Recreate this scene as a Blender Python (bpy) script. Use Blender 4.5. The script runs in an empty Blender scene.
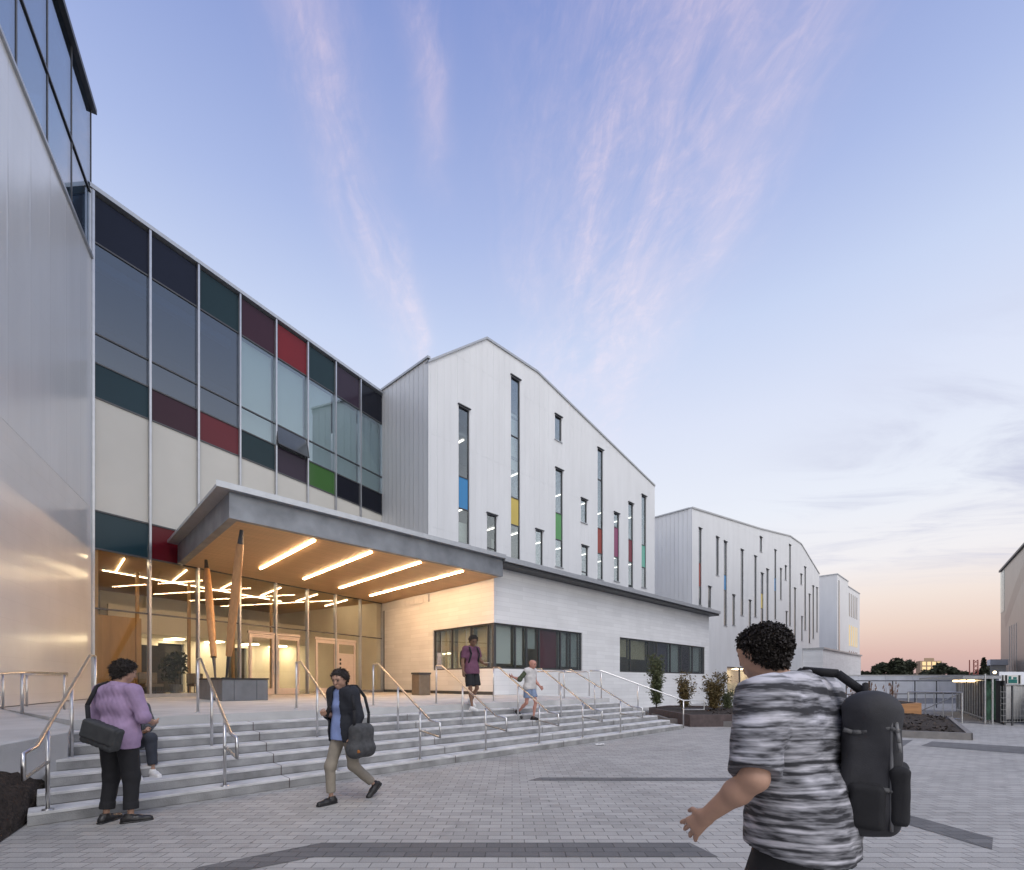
import bpy, math, random
import numpy as np
from mathutils import Vector, Matrix
random.seed(7)
rng = np.random.default_rng(7)
SC = bpy.context.scene
COL = SC.collection
F, CX, HY, CZ = 475.0, 512.0, 682.0, 1.55      # focal length (px), centre column, horizon row, eye height

# ------------------------------------------------------------------ materials
def srgb(r, g, b):
    f = lambda c: c/12.92 if c <= .04045 else ((c+.055)/1.055)**2.4
    return (f(r/255), f(g/255), f(b/255), 1)

def nt(m):
    m.use_nodes = True
    t = m.node_tree
    return t, t.nodes['Principled BSDF'], t.nodes['Material Output']

def mat(name, col, rough=.6, metal=0., var=.12, scale=6., bump=0., bscale=40., spec=.5, coat=0.):
    """plain surface with low contrast noise in colour, roughness and relief"""
    m = bpy.data.materials.new(name)
    t, p, o = nt(m)
    p.inputs['Roughness'].default_value = rough
    p.inputs['Metallic'].default_value = metal
    p.inputs['Specular IOR Level'].default_value = spec
    p.inputs['Coat Weight'].default_value = coat
    tc = t.nodes.new('ShaderNodeTexCoord')
    n = t.nodes.new('ShaderNodeTexNoise'); n.inputs['Scale'].default_value = scale; n.inputs['Detail'].default_value = 5
    t.links.new(tc.outputs['Object'], n.inputs['Vector'])
    r = t.nodes.new('ShaderNodeMapRange')
    r.inputs['From Min'].default_value = .3; r.inputs['From Max'].default_value = .7
    r.inputs['To Min'].default_value = 1-var; r.inputs['To Max'].default_value = 1+var
    t.links.new(n.outputs['Fac'], r.inputs['Value'])
    mx = t.nodes.new('ShaderNodeMix'); mx.data_type = 'RGBA'; mx.blend_type = 'MULTIPLY'; mx.inputs['Factor'].default_value = 1
    mx.inputs['A'].default_value = (*col[:3], 1)
    t.links.new(r.outputs['Result'], mx.inputs['B'])
    t.links.new(mx.outputs['Result'], p.inputs['Base Color'])
    if bump:
        n2 = t.nodes.new('ShaderNodeTexNoise'); n2.inputs['Scale'].default_value = bscale; n2.inputs['Detail'].default_value = 4
        t.links.new(tc.outputs['Object'], n2.inputs['Vector'])
        b = t.nodes.new('ShaderNodeBump'); b.inputs['Strength'].default_value = bump; b.inputs['Distance'].default_value = .02
        t.links.new(n2.outputs['Fac'], b.inputs['Height']); t.links.new(b.outputs['Normal'], p.inputs['Normal'])
    return m

def glow(name, col, strength):
    m = bpy.data.materials.new(name)
    t, p, o = nt(m)
    e = t.nodes.new('ShaderNodeEmission'); e.inputs['Color'].default_value = (*col[:3], 1); e.inputs['Strength'].default_value = strength
    t.links.new(e.outputs[0], o.inputs['Surface'])
    return m

def glass(name, tint, refl=.06, edge=.55, rough=.01):
    """one sheet of tinted glass: clear straight on, mirror-like at a slant"""
    m = bpy.data.materials.new(name)
    t, p, o = nt(m)
    tr = t.nodes.new('ShaderNodeBsdfTransparent'); tr.inputs['Color'].default_value = (*tint, 1)
    gl = t.nodes.new('ShaderNodeBsdfGlossy'); gl.inputs['Roughness'].default_value = rough; gl.inputs['Color'].default_value = (.88, .94, 1, 1)
    lw = t.nodes.new('ShaderNodeLayerWeight'); lw.inputs['Blend'].default_value = .25
    mr = t.nodes.new('ShaderNodeMapRange'); mr.inputs['To Min'].default_value = refl; mr.inputs['To Max'].default_value = edge
    t.links.new(lw.outputs['Fresnel'], mr.inputs['Value'])
    mx = t.nodes.new('ShaderNodeMixShader')
    t.links.new(mr.outputs[0], mx.inputs[0]); t.links.new(tr.outputs[0], mx.inputs[1]); t.links.new(gl.outputs[0], mx.inputs[2])
    t.links.new(mx.outputs[0], o.inputs['Surface'])
    return m

def seams(name, col, axis, pitch, rough=.45, metal=0., depth=.5, hpitch=0., dirt=.06):
    """standing seam metal cladding: narrow upright ribs every PITCH metres along AXIS"""
    m = bpy.data.materials.new(name)
    t, p, o = nt(m)
    p.inputs['Roughness'].default_value = rough; p.inputs['Metallic'].default_value = metal
    L = t.links.new
    tc = t.nodes.new('ShaderNodeTexCoord'); sx = t.nodes.new('ShaderNodeSeparateXYZ'); L(tc.outputs['Object'], sx.inputs[0])
    def ribs(out, pt, w):
        a = t.nodes.new('ShaderNodeMath'); a.operation = 'PINGPONG'; a.inputs[1].default_value = pt/2; L(out, a.inputs[0])
        r = t.nodes.new('ShaderNodeMapRange'); r.inputs['From Min'].default_value = 0; r.inputs['From Max'].default_value = w; r.inputs['To Min'].default_value = 1; r.inputs['To Max'].default_value = 0
        L(a.outputs[0], r.inputs['Value']); return r.outputs[0]
    h = ribs(sx.outputs[axis], pitch, min(.035, pitch*.18))
    if hpitch:
        g = ribs(sx.outputs['Z'], hpitch, .012)
        ad = t.nodes.new('ShaderNodeMath'); ad.operation = 'SUBTRACT'; L(h, ad.inputs[0]); L(g, ad.inputs[1]); h = ad.outputs[0]
    b = t.nodes.new('ShaderNodeBump'); b.inputs['Strength'].default_value = depth; b.inputs['Distance'].default_value = .03
    L(h, b.inputs['Height'])
    # gentle oil-canning of the sheets
    mp = t.nodes.new('ShaderNodeMapping'); mp.inputs['Scale'].default_value = (1.1, 1.1, .25); L(tc.outputs['Object'], mp.inputs['Vector'])
    n = t.nodes.new('ShaderNodeTexNoise'); n.inputs['Scale'].default_value = .9; n.inputs['Detail'].default_value = 3; L(mp.outputs[0], n.inputs['Vector'])
    b2 = t.nodes.new('ShaderNodeBump'); b2.inputs['Strength'].default_value = .12; b2.inputs['Distance'].default_value = .08
    L(n.outputs['Fac'], b2.inputs['Height']); L(b.outputs[0], b2.inputs['Normal']); L(b2.outputs[0], p.inputs['Normal'])
    r = t.nodes.new('ShaderNodeMapRange'); r.inputs['From Min'].default_value = .3; r.inputs['From Max'].default_value = .7
    r.inputs['To Min'].default_value = 1-dirt; r.inputs['To Max'].default_value = 1+dirt*.5
    L(n.outputs['Fac'], r.inputs['Value'])
    mx = t.nodes.new('ShaderNodeMix'); mx.data_type = 'RGBA'; mx.blend_type = 'MULTIPLY'; mx.inputs['Factor'].default_value = 1
    mx.inputs['A'].default_value = (*col[:3], 1); L(r.outputs[0], mx.inputs['B']); L(mx.outputs['Result'], p.inputs['Base Color'])
    return m

def coursed(name, col, plane, bw, bh, rough=.35, mortar=.008, dark=.72, metal=0., bump=.35, var=.05):
    """long coursed panels or bricks on an upright face; PLANE names the two object axes used"""
    m = bpy.data.materials.new(name)
    t, p, o = nt(m); L = t.links.new
    p.inputs['Roughness'].default_value = rough; p.inputs['Metallic'].default_value = metal
    tc = t.nodes.new('ShaderNodeTexCoord'); sx = t.nodes.new('ShaderNodeSeparateXYZ'); L(tc.outputs['Object'], sx.inputs[0])
    cb = t.nodes.new('ShaderNodeCombineXYZ'); L(sx.outputs[plane[0]], cb.inputs[0]); L(sx.outputs[plane[1]], cb.inputs[1])
    br = t.nodes.new('ShaderNodeTexBrick'); L(cb.outputs[0], br.inputs['Vector'])
    br.inputs['Scale'].default_value = 1; br.inputs['Brick Width'].default_value = bw; br.inputs['Row Height'].default_value = bh
    br.inputs['Mortar Size'].default_value = mortar; br.inputs['Mortar Smooth'].default_value = .3
    c = col
    br.inputs['Color1'].default_value = (c[0]*(1+var), c[1]*(1+var), c[2]*(1+var), 1)
    br.inputs['Color2'].default_value = (c[0]*(1-var), c[1]*(1-var), c[2]*(1-var), 1)
    br.inputs['Mortar'].default_value = (c[0]*dark, c[1]*dark, c[2]*dark, 1)
    n = t.nodes.new('ShaderNodeTexNoise'); n.inputs['Scale'].default_value = .7; n.inputs['Detail'].default_value = 6; L(tc.outputs['Object'], n.inputs['Vector'])
    r = t.nodes.new('ShaderNodeMapRange'); r.inputs['From Min'].default_value = .3; r.inputs['From Max'].default_value = .7; r.inputs['To Min'].default_value = .93; r.inputs['To Max'].default_value = 1.04
    L(n.outputs['Fac'], r.inputs['Value'])
    mx = t.nodes.new('ShaderNodeMix'); mx.data_type = 'RGBA'; mx.blend_type = 'MULTIPLY'; mx.inputs['Factor'].default_value = 1
    L(br.outputs['Color'], mx.inputs['A']); L(r.outputs[0], mx.inputs['B']); L(mx.outputs['Result'], p.inputs['Base Color'])
    b = t.nodes.new('ShaderNodeBump'); b.inputs['Strength'].default_value = bump; b.inputs['Distance'].default_value = .01; b.invert = True
    L(br.outputs['Fac'], b.inputs['Height']); L(b.outputs[0], p.inputs['Normal'])
    return m

def pavers(name, c1, c2, mortar_c, bw, bh, rot=0., rough=.75):
    m = bpy.data.materials.new(name)
    t, p, o = nt(m); L = t.links.new
    p.inputs['Roughness'].default_value = rough
    tc = t.nodes.new('ShaderNodeTexCoord'); mp = t.nodes.new('ShaderNodeMapping'); mp.inputs['Rotation'].default_value = (0, 0, rot); L(tc.outputs['Object'], mp.inputs['Vector'])
    br = t.nodes.new('ShaderNodeTexBrick'); L(mp.outputs[0], br.inputs['Vector'])
    br.inputs['Scale'].default_value = 1; br.inputs['Brick Width'].default_value = bw; br.inputs['Row Height'].default_value = bh
    br.inputs['Mortar Size'].default_value = .006; br.inputs['Mortar Smooth'].default_value = .4; br.inputs['Bias'].default_value = 0
    br.inputs['Color1'].default_value = (*c1, 1); br.inputs['Color2'].default_value = (*c2, 1); br.inputs['Mortar'].default_value = (*mortar_c, 1)
    n = t.nodes.new('ShaderNodeTexNoise'); n.inputs['Scale'].default_value = .45; n.inputs['Detail'].default_value = 8; n.inputs['Roughness'].default_value = .65; L(tc.outputs['Object'], n.inputs['Vector'])
    r = t.nodes.new('ShaderNodeMapRange'); r.inputs['From Min'].default_value = .3; r.inputs['From Max'].default_value = .7; r.inputs['To Min'].default_value = .82; r.inputs['To Max'].default_value = 1.12
    L(n.outputs['Fac'], r.inputs['Value'])
    n2 = t.nodes.new('ShaderNodeTexNoise'); n2.inputs['Scale'].default_value = 90; n2.inputs['Detail'].default_value = 3; L(tc.outputs['Object'], n2.inputs['Vector'])
    r2 = t.nodes.new('ShaderNodeMapRange'); r2.inputs['From Min'].default_value = .3; r2.inputs['From Max'].default_value = .7; r2.inputs['To Min'].default_value = .86; r2.inputs['To Max'].default_value = 1.12
    L(n2.outputs['Fac'], r2.inputs['Value'])
    mu = t.nodes.new('ShaderNodeMath'); mu.operation = 'MULTIPLY'; L(r.outputs[0], mu.inputs[0]); L(r2.outputs[0], mu.inputs[1])
    vo = t.nodes.new('ShaderNodeTexVoronoi'); vo.inputs['Scale'].default_value = 1.7; L(tc.outputs['Object'], vo.inputs['Vector'])
    r3 = t.nodes.new('ShaderNodeMapRange'); r3.interpolation_type = 'SMOOTHSTEP'; r3.inputs['From Min'].default_value = .028; r3.inputs['From Max'].default_value = .045; r3.inputs['To Min'].default_value = .62; L(vo.outputs['Distance'], r3.inputs['Value'])
    n4 = t.nodes.new('ShaderNodeTexNoise'); n4.inputs['Scale'].default_value = 1.9; n4.inputs['Detail'].default_value = 7; n4.inputs['Distortion'].default_value = 1.5; L(tc.outputs['Object'], n4.inputs['Vector'])
    r4 = t.nodes.new('ShaderNodeMapRange'); r4.inputs['From Min'].default_value = .58; r4.inputs['From Max'].default_value = .74; r4.inputs['To Min'].default_value = 1; r4.inputs['To Max'].default_value = .80; L(n4.outputs['Fac'], r4.inputs['Value'])
    for q_ in (r3, r4):
        m_ = t.nodes.new('ShaderNodeMath'); m_.operation = 'MULTIPLY'; L(mu.outputs[0], m_.inputs[0]); L(q_.outputs[0], m_.inputs[1]); mu = m_
    mx = t.nodes.new('ShaderNodeMix'); mx.data_type = 'RGBA'; mx.blend_type = 'MULTIPLY'; mx.inputs['Factor'].default_value = 1
    L(br.outputs['Color'], mx.inputs['A']); L(mu.outputs[0], mx.inputs['B']); L(mx.outputs['Result'], p.inputs['Base Color'])
    b = t.nodes.new('ShaderNodeBump'); b.inputs['Strength'].default_value = .6; b.inputs['Distance'].default_value = .008; b.invert = True
    L(br.outputs['Fac'], b.inputs['Height'])
    b2 = t.nodes.new('ShaderNodeBump'); b2.inputs['Strength'].default_value = .15; b2.inputs['Distance'].default_value = .004
    L(n2.outputs['Fac'], b2.inputs['Height']); L(b.outputs[0], b2.inputs['Normal']); L(b2.outputs[0], p.inputs['Normal'])
    return m

def wood(name, col, scale=(1, 12, 12), plank=0., rough=.5, axis='X', var=.25):
    m = bpy.data.materials.new(name)
    t, p, o = nt(m); L = t.links.new
    p.inputs['Roughness'].default_value = rough
    tc = t.nodes.new('ShaderNodeTexCoord'); mp = t.nodes.new('ShaderNodeMapping'); mp.inputs['Scale'].default_value = scale; L(tc.outputs['Object'], mp.inputs['Vector'])
    n = t.nodes.new('ShaderNodeTexNoise'); n.inputs['Scale'].default_value = 1.2; n.inputs['Detail'].default_value = 6; n.inputs['Distortion'].default_value = .6; L(mp.outputs[0], n.inputs['Vector'])
    r = t.nodes.new('ShaderNodeMapRange'); r.inputs['From Min'].default_value = .3; r.inputs['From Max'].default_value = .7; r.inputs['To Min'].default_value = 1-var; r.inputs['To Max'].default_value = 1+var*.6
    L(n.outputs['Fac'], r.inputs['Value'])
    out = r.outputs[0]
    if plank:
        sx = t.nodes.new('ShaderNodeSeparateXYZ'); L(tc.outputs['Object'], sx.inputs[0])
        a = t.nodes.new('ShaderNodeMath'); a.operation = 'PINGPONG'; a.inputs[1].default_value = plank/2; L(sx.outputs[axis], a.inputs[0])
        q = t.nodes.new('ShaderNodeMapRange'); q.inputs['From Max'].default_value = .006; q.inputs['To Min'].default_value = .75; L(a.outputs[0], q.inputs['Value'])
        mu = t.nodes.new('ShaderNodeMath'); mu.operation = 'MULTIPLY'; L(out, mu.inputs[0]); L(q.outputs[0], mu.inputs[1]); out = mu.outputs[0]
    mx = t.nodes.new('ShaderNodeMix'); mx.data_type = 'RGBA'; mx.blend_type = 'MULTIPLY'; mx.inputs['Factor'].default_value = 1
    mx.inputs['A'].default_value = (*col[:3], 1); L(out, mx.inputs['B']); L(mx.outputs['Result'], p.inputs['Base Color'])
    return m

M = {}
M['clad_x'] = seams('white_seam_cladding_front', (.72, .73, .745), 'X', .42, rough=.42, depth=.45, hpitch=4.6)
M['clad_y'] = seams('white_seam_cladding_side', (.70, .71, .725), 'Y', .42, rough=.42, depth=1.)
M['clad_left'] = seams('satin_metal_panels', (.80, .81, .825), 'X', 1.15, rough=.24, metal=.12, depth=.15, hpitch=3.6)
M['coursed_left'] = coursed('satin_coursed_panels', (.80, .79, .785), ('X', 'Z'), 2.3, .42, rough=.17, metal=.1, dark=.955, bump=.12, var=.015)
M['board_x'] = coursed('white_long_boards_front', (.78, .785, .80), ('X', 'Z'), 1.6, .2, rough=.45, dark=.86)
M['board_y'] = coursed('white_long_boards_side', (.78, .785, .80), ('Y', 'Z'), 1.6, .2, rough=.45, dark=.86)
M['concrete'] = mat('pale_concrete', (.47, .468, .465), .8, var=.14, scale=1.6, bump=.25, bscale=60)
M['concrete_step'] = mat('step_concrete_shaded', (.27, .271, .275), .78, var=.3, scale=3.5, bump=.25, bscale=70)  # risers toned darker: their shade under overhead light is put into the colour
M['nosing_lit'] = mat('step_nosing_lit', (.55, .55, .555), .75, var=.2, scale=4)  # paler treads: light from above is put into the colour
M['pavers'] = pavers('grey_pavers', (.415, .405, .390), (.325, .318, .307), (.195, .19, .184), .24, .12)
M['pavers_dark'] = pavers('charcoal_pavers', (.155, .154, .157), (.115, .114, .117), (.075, .074, .075), .24, .12)
M['asphalt'] = mat('worn_asphalt', (.16, .16, .165), .9, var=.2, scale=.5, bump=.3)
M['soil'] = mat('dark_mulch', (.030, .022, .018), .95, var=.6, scale=24, bump=1., bscale=50)
M['steel'] = mat('brushed_steel', (.62, .61, .60), .28, metal=1., var=.08, scale=20)
M['galv'] = mat('galvanised_steel', (.45, .46, .47), .45, metal=.8, var=.15, scale=14)
M['zinc'] = mat('weathered_zinc', (.24, .255, .28), .48, metal=.5, var=.22, scale=1.6, bump=.1, bscale=8)
M['flash'] = mat('pale_metal_flashing', (.48, .5, .53), .4, metal=.6, var=.06)
M['dark_trim'] = mat('dark_metal_trim', (.07, .073, .08), .45, metal=.4, var=.1)
M['frame'] = mat('charcoal_window_frame', (.09, .092, .098), .4, metal=.3, var=.08)
M['mullion'] = mat('silver_mullion', (.50, .51, .54), .32, metal=.8, var=.06)
M['soffit'] = wood('soffit_wood', (.56, .36, .19), (.6, 9, 9), plank=.14, rough=.45, axis='X', var=.14)
M['column'] = wood('glulam_column', (.50, .27, .12), (9, 9, .8), rough=.42, var=.18)
M['ceil_wood'] = wood('lobby_ceiling_wood', (.52, .33, .17), (.6, 9, 9), plank=.14, rough=.5, axis='X', var=.14)
M['cream_wall'] = mat('cream_wall', (.78, .73, .62), .7, var=.06, scale=1)
M['wood_wall'] = wood('lobby_wood_wall', (.50, .31, .14), (3, 3, .5), plank=.3, axis='X', rough=.5, var=.15)
M['lobby_floor'] = mat('polished_floor', (.36, .33, .29), .25, var=.08)
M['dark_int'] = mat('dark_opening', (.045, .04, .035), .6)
M['grey_int'] = mat('grey_room', (.21, .22, .235), .8, var=.1, scale=.8)
M['white_int'] = mat('pale_room', (.6, .6, .57), .8, var=.06, scale=.8)
M['cream_panel'] = mat('cream_backed_glass', (.62, .60, .55), .14, var=.05, scale=.5, spec=.35)
M['blind'] = mat('pale_roller_blind', (.74, .78, .76), .85, var=.05, scale=.4)
M['blind_cream'] = mat('cream_roller_blind', (.68, .60, .40), .85, var=.1, scale=2)
M['blind_grey'] = mat('grey_green_blind', (.52, .57, .55), .85, var=.08, scale=2)
M['glass_up'] = glass('upper_glass', (.80, .87, .88), .14, .65)
M['glass_dark'] = glass('smoke_glass', (.30, .41, .54), .13, .6)
M['glass_gal'] = glass('gallery_glass', (.60, .68, .72), .34, .8)
M['glass_lobby'] = glass('lobby_glass', (.94, .94, .91), .035, .32)
M['glass_win'] = glass('window_glass', (.90, .925, .915), .07, .55)
M['slot_glass'] = mat('dark_slot_glass', (.075, .085, .095), .08, var=.3, scale=.6, coat=.5)
M['led'] = glow('warm_led', (1, .63, .34), 62)
M['led_in'] = glow('lobby_led', (1, .80, .52), 20)
M['led_room'] = glow('room_led', (1, .93, .8), 4)
M['led_mid'] = glow('room_led_soft', (1, .80, .5), 12.0)
M['door'] = mat('pale_door_frame', (.62, .52, .45), .4, var=.04)
M['planter'] = mat('grey_planter', (.155, .165, .185), .5, var=.15, scale=3)
M['black'] = mat('black_rubber', (.02, .02, .022), .6)
M['leaf_a'] = mat('dusty_green_leaves', (.085, .10, .045), .6, var=.4, scale=9)
M['leaf_b'] = mat('bronze_leaves', (.13, .095, .035), .6, var=.4, scale=9)
M['leaf_far'] = mat('dusk_foliage', (.028, .034, .016), .8, var=.5, scale=1.2)
M['bark'] = mat('bark', (.06, .045, .035), .9)
M['reed'] = mat('rusty_reeds', (.17, .085, .045), .8, var=.4)
M['corten'] = wood('honey_timber', (.42, .21, .09), (1, 1, 10), plank=.16, axis='Z', rough=.6)
M['dark_timber'] = mat('dark_timber', (.075, .055, .055), .7, var=.25, scale=6)
M['tan_metal'] = seams('tan_metal_facade', (.34, .315, .285), 'X', 1.6, rough=.35, metal=.3, depth=.2, hpitch=4.)
M['hoarding'] = mat('pale_hoarding', (.74, .76, .82), .6, var=.1, scale=1)
M['white_paint'] = mat('white_painted_panel', (.66, .65, .63), .55, var=.06)
M['lamp'] = glow('warm_lamp', (1, .72, .38), 4.5)
M['lit_win'] = glow('lit_flat_window', (1, .72, .38), 1.1)
M['lit_win2'] = glow('lit_far_window', (1, .74, .36), .8)
M['far_wall'] = mat('far_block_wall', (.34, .24, .16), .8)
M['paper'] = mat('white_paper', (.75, .75, .74), .8)
M['bin'] = mat('bronze_bin', (.20, .16, .12), .5, metal=.3)
def pan(name, r, g, b, rough=.12):
    return mat(name, srgb(r, g, b), rough, var=.06, scale=.6, spec=.22)
PC = dict(navy=pan('navy_panel', 28, 32, 48), teal=pan('deep_teal_panel', 34, 54, 60), teal2=pan('slate_teal_panel', 36, 60, 70), maroon=pan('dark_maroon_panel', 62, 38, 50),
          red=pan('brick_red_panel', 118, 36, 42), plum=pan('dark_plum_panel', 56, 46, 60), wine=pan('wine_red_panel', 104, 44, 52), green=pan('leaf_green_panel', 66, 104, 56),
          black=pan('ink_panel', 26, 28, 38), crimson=pan('crimson_panel', 96, 26, 36), blue=pan('sky_blue_panel', 66, 134, 186), yellow=pan('mustard_panel', 200, 178, 96),
          gr2=pan('grass_green_panel', 92, 150, 96), brick=pan('rust_red_panel', 140, 62, 56), magenta=pan('magenta_panel', 136, 70, 104), dred=pan('dark_red_panel', 116, 46, 60),
          mint=pan('mint_panel', 108, 176, 158), mar2=pan('maroon_blind', 128, 64, 76, .5), purp=pan('dusk_purple_blind', 92, 86, 108, .5))

# ------------------------------------------------------------------ mesh building
class MB:
    def __init__(s): s.v = []; s.f = []
    def poly(s, pts):
        i = len(s.v); s.v += [tuple(p) for p in pts]; s.f.append(tuple(range(i, i+len(pts)))); return s
    def box(s, x0, x1, y0, y1, z0, z1):
        i = len(s.v)
        s.v += [(x0,y0,z0),(x1,y0,z0),(x1,y1,z0),(x0,y1,z0),(x0,y0,z1),(x1,y0,z1),(x1,y1,z1),(x0,y1,z1)]
        s.f += [(i,i+3,i+2,i+1),(i+4,i+5,i+6,i+7),(i,i+1,i+5,i+4),(i+1,i+2,i+6,i+5),(i+2,i+3,i+7,i+6),(i+3,i,i+4,i+7)]
        return s
    def slab(s, pts, z0, z1):
        """prism over a plan polygon (counter-clockwise); z may be a function of x, y"""
        g = lambda z, p: z(p[0], p[1]) if callable(z) else z
        i = len(s.v); n = len(pts)
        s.v += [(p[0], p[1], g(z0, p)) for p in pts] + [(p[0], p[1], g(z1, p)) for p in pts]
        s.f.append(tuple(range(i+n-1, i-1, -1))); s.f.append(tuple(range(i+n, i+2*n)))
        for k in range(n): s.f.append((i+k, i+(k+1) % n, i+n+(k+1) % n, i+n+k))
        return s
    def prism(s, prof, y0, y1):
        """profile in x, z (counter-clockwise seen from -y) pulled from y0 to y1"""
        i = len(s.v); n = len(prof)
        s.v += [(x, y0, z) for x, z in prof] + [(x, y1, z) for x, z in prof]
        s.f.append(tuple(range(i, i+n))); s.f.append(tuple(range(i+2*n-1, i+n-1, -1)))
        for k in range(n): s.f.append((i+(k+1) % n, i+k, i+n+k, i+n+(k+1) % n))
        return s
    def rod(s, a, b, ra, rb=None, n=10, caps=True):
        rb = ra if rb is None else rb
        a = Vector(a); b = Vector(b); d = (b-a).normalized()
        u = d.orthogonal().normalized(); w = d.cross(u)
        i = len(s.v)
        for c, r in ((a, ra), (b, rb)):
            for k in range(n):
                t = 2*math.pi*k/n
                s.v.append(tuple(c+u*(r*math.cos(t))+w*(r*math.sin(t))))
        for k in range(n): s.f.append((i+k, i+(k+1) % n, i+n+(k+1) % n, i+n+k))
        if caps: s.f.append(tuple(range(i+n-1, i-1, -1))); s.f.append(tuple(range(i+n, i+2*n)))
        return s
    def tube(s, pts, r, n=10):
        """bent round bar with mitred bends"""
        P = [Vector(p) for p in pts]; m = len(P); i = len(s.v); prev = None
        for k in range(m):
            d = (P[min(k+1, m-1)]-P[max(k-1, 0)]).normalized() if 0 < k < m-1 else ((P[1]-P[0]) if k == 0 else (P[-1]-P[-2])).normalized()
            if 0 < k < m-1:
                d = ((P[k]-P[k-1]).normalized()+(P[k+1]-P[k]).normalized()).normalized()
                f = 1/max(.5, d.dot((P[k]-P[k-1]).normalized()))
            else: f = 1
            u = d.orthogonal().normalized() if prev is None else (prev-d*prev.dot(d)).normalized()
            prev = u; w = d.cross(u)
            for q in range(n):
                t = 2*math.pi*q/n
                s.v.append(tuple(P[k]+u*(r*math.cos(t)*1.0)+w*(r*math.sin(t)*1.0)))
        for k in range(m-1):
            for q in range(n):
                s.f.append((i+k*n+q, i+k*n+(q+1) % n, i+(k+1)*n+(q+1) % n, i+(k+1)*n+q))
        s.f.append(tuple(range(i+n-1, i-1, -1))); s.f.append(tuple(range(i+(m-1)*n, i+m*n)))
        return s
    def mesh(s, name, base=(0, 0, 0)):
        me = bpy.data.meshes.new(name)
        bx, by, bz = base
        me.from_pydata([(x-bx, y-by, z-bz) for x, y, z in s.v], [], s.f); me.update()
        return me
    def build(s, name, m, parent=None, base=(0, 0, 0), smooth=False, bevel=0., label=None):
        me = s.mesh(name, base); me.materials.append(m)
        if smooth:
            for p in me.polygons: p.use_smooth = True
        o = bpy.data.objects.new(name, me); COL.objects.link(o); o.parent = parent
        if bevel:
            b = o.modifiers.new('edge', 'BEVEL'); b.width = bevel; b.segments = 2; b.limit_method = 'ANGLE'
        if label: o['label'] = label
        return o

class Frame:
    """a right-handed plan frame: origin and the direction of its x axis"""
    def __init__(s, ox, oy, dx, dy):
        l = math.hypot(dx, dy); s.o = (ox, oy); s.d = (dx/l, dy/l); s.n = (-dy/l, dx/l); s.a = math.atan2(dy, dx)
    def w(s, x, y, z=0.): return Vector((s.o[0]+x*s.d[0]+y*s.n[0], s.o[1]+x*s.d[1]+y*s.n[1], z))
    def loc(s, X, Y):
        X -= s.o[0]; Y -= s.o[1]; return X*s.d[0]+Y*s.d[1], X*s.n[0]+Y*s.n[1]
CAMP = Frame(0, 0, .7133, .7009)            # campus axes: x along the facades, y towards the buildings
CURT = Frame(-13.7, 15.5, .5045, .863)      # the glass front, y into the lobby
GALL = Frame(-13.7, 15.5, .462, -.887)      # the metal wall on its left, x towards the eye, y out of the wall
RIGHT = Frame(71, 69, -.6326, -.7745)       # the far facade on the right: x towards the eye, y away from the plaza ... 
WORLD = Frame(0, 0, 1, 0)

class Thing:
    def __init__(s, name, label, cat, frame=WORLD, base=(0, 0, 0), group=None, rot=0.):
        s.base = base
        o = bpy.data.objects.new(name, None); COL.objects.link(o)
        o.empty_display_size = .3
        p = frame.w(*base); o.location = p; o.rotation_euler = (0, 0, frame.a+rot)
        o['label'] = label; o['category'] = cat
        if group: o['group'] = group
        s.o = o
    def part(s, name, mb, m, parent=None, **k):
        return mb.build(name, m, parent or s.o, s.base, **k)

def tag(o, label, cat, group=None):
    o['label'] = label; o['category'] = cat
    if group: o['group'] = group
    return o

def struct(name, mb, m, frame=WORLD, kind='structure', **k):
    o = mb.build(name, m, **k); o.location = frame.w(0, 0, 0); o.rotation_euler = (0, 0, frame.a); o['kind'] = kind
    return o

def copy_tree(o, parent=None):
    c = o.copy(); COL.objects.link(c); c.parent = parent
    for ch in list(o.children): copy_tree(ch, c)
    return c

# photogrammetry from the lens constants: picture column/row -> place on a known plane
def gp(x, y, z=0.):
    Y = (CZ-z)*F/(y-HY); return ((x-CX)/F*Y, Y)
def onp(x, p):
    r = (x-CX)/F; Y = p/(CAMP.n[1]+CAMP.n[0]*r); return CAMP.d[0]*r*Y+CAMP.d[1]*Y, Y
def face(x, y, p):
    s, Y = onp(x, p); return s, CZ+(HY-y)*Y/F

# ------------------------------------------------------------------ ground
struct('ground', MB().poly([(-600, -200, -.02), (600, -200, -.02), (600, 900, -.02), (-600, 900, -.02)]), M['asphalt'])
struct('plaza', MB().poly([(-13, -14, 0), (40, -14, 0), (40, 34, 0), (-13, 34, 0)]), M['pavers'])
def band(pts): struct('paving_band', MB().poly([(x, y, .004) for x, y in pts]), M['pavers_dark'])
band([gp(190, 871), gp(244, 871), gp(315, 857), gp(718, 857), gp(690, 843), gp(322, 843), gp(200, 867)])
band([(.25, 7.46), (3.6, 7.42), (3.55, 7.68), (.45, 7.7)])
band([gp(892, 820), gp(992, 850), gp(993, 838), gp(893, 811)])
band([gp(921, 746), gp(1060, 757), gp(1060, 749), gp(932, 741.5)])
band([gp(880, 762), gp(868, 770), (5.3, 8.2), (6.6, 9.8), (9.0, 12.4), gp(913, 740)])

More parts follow.
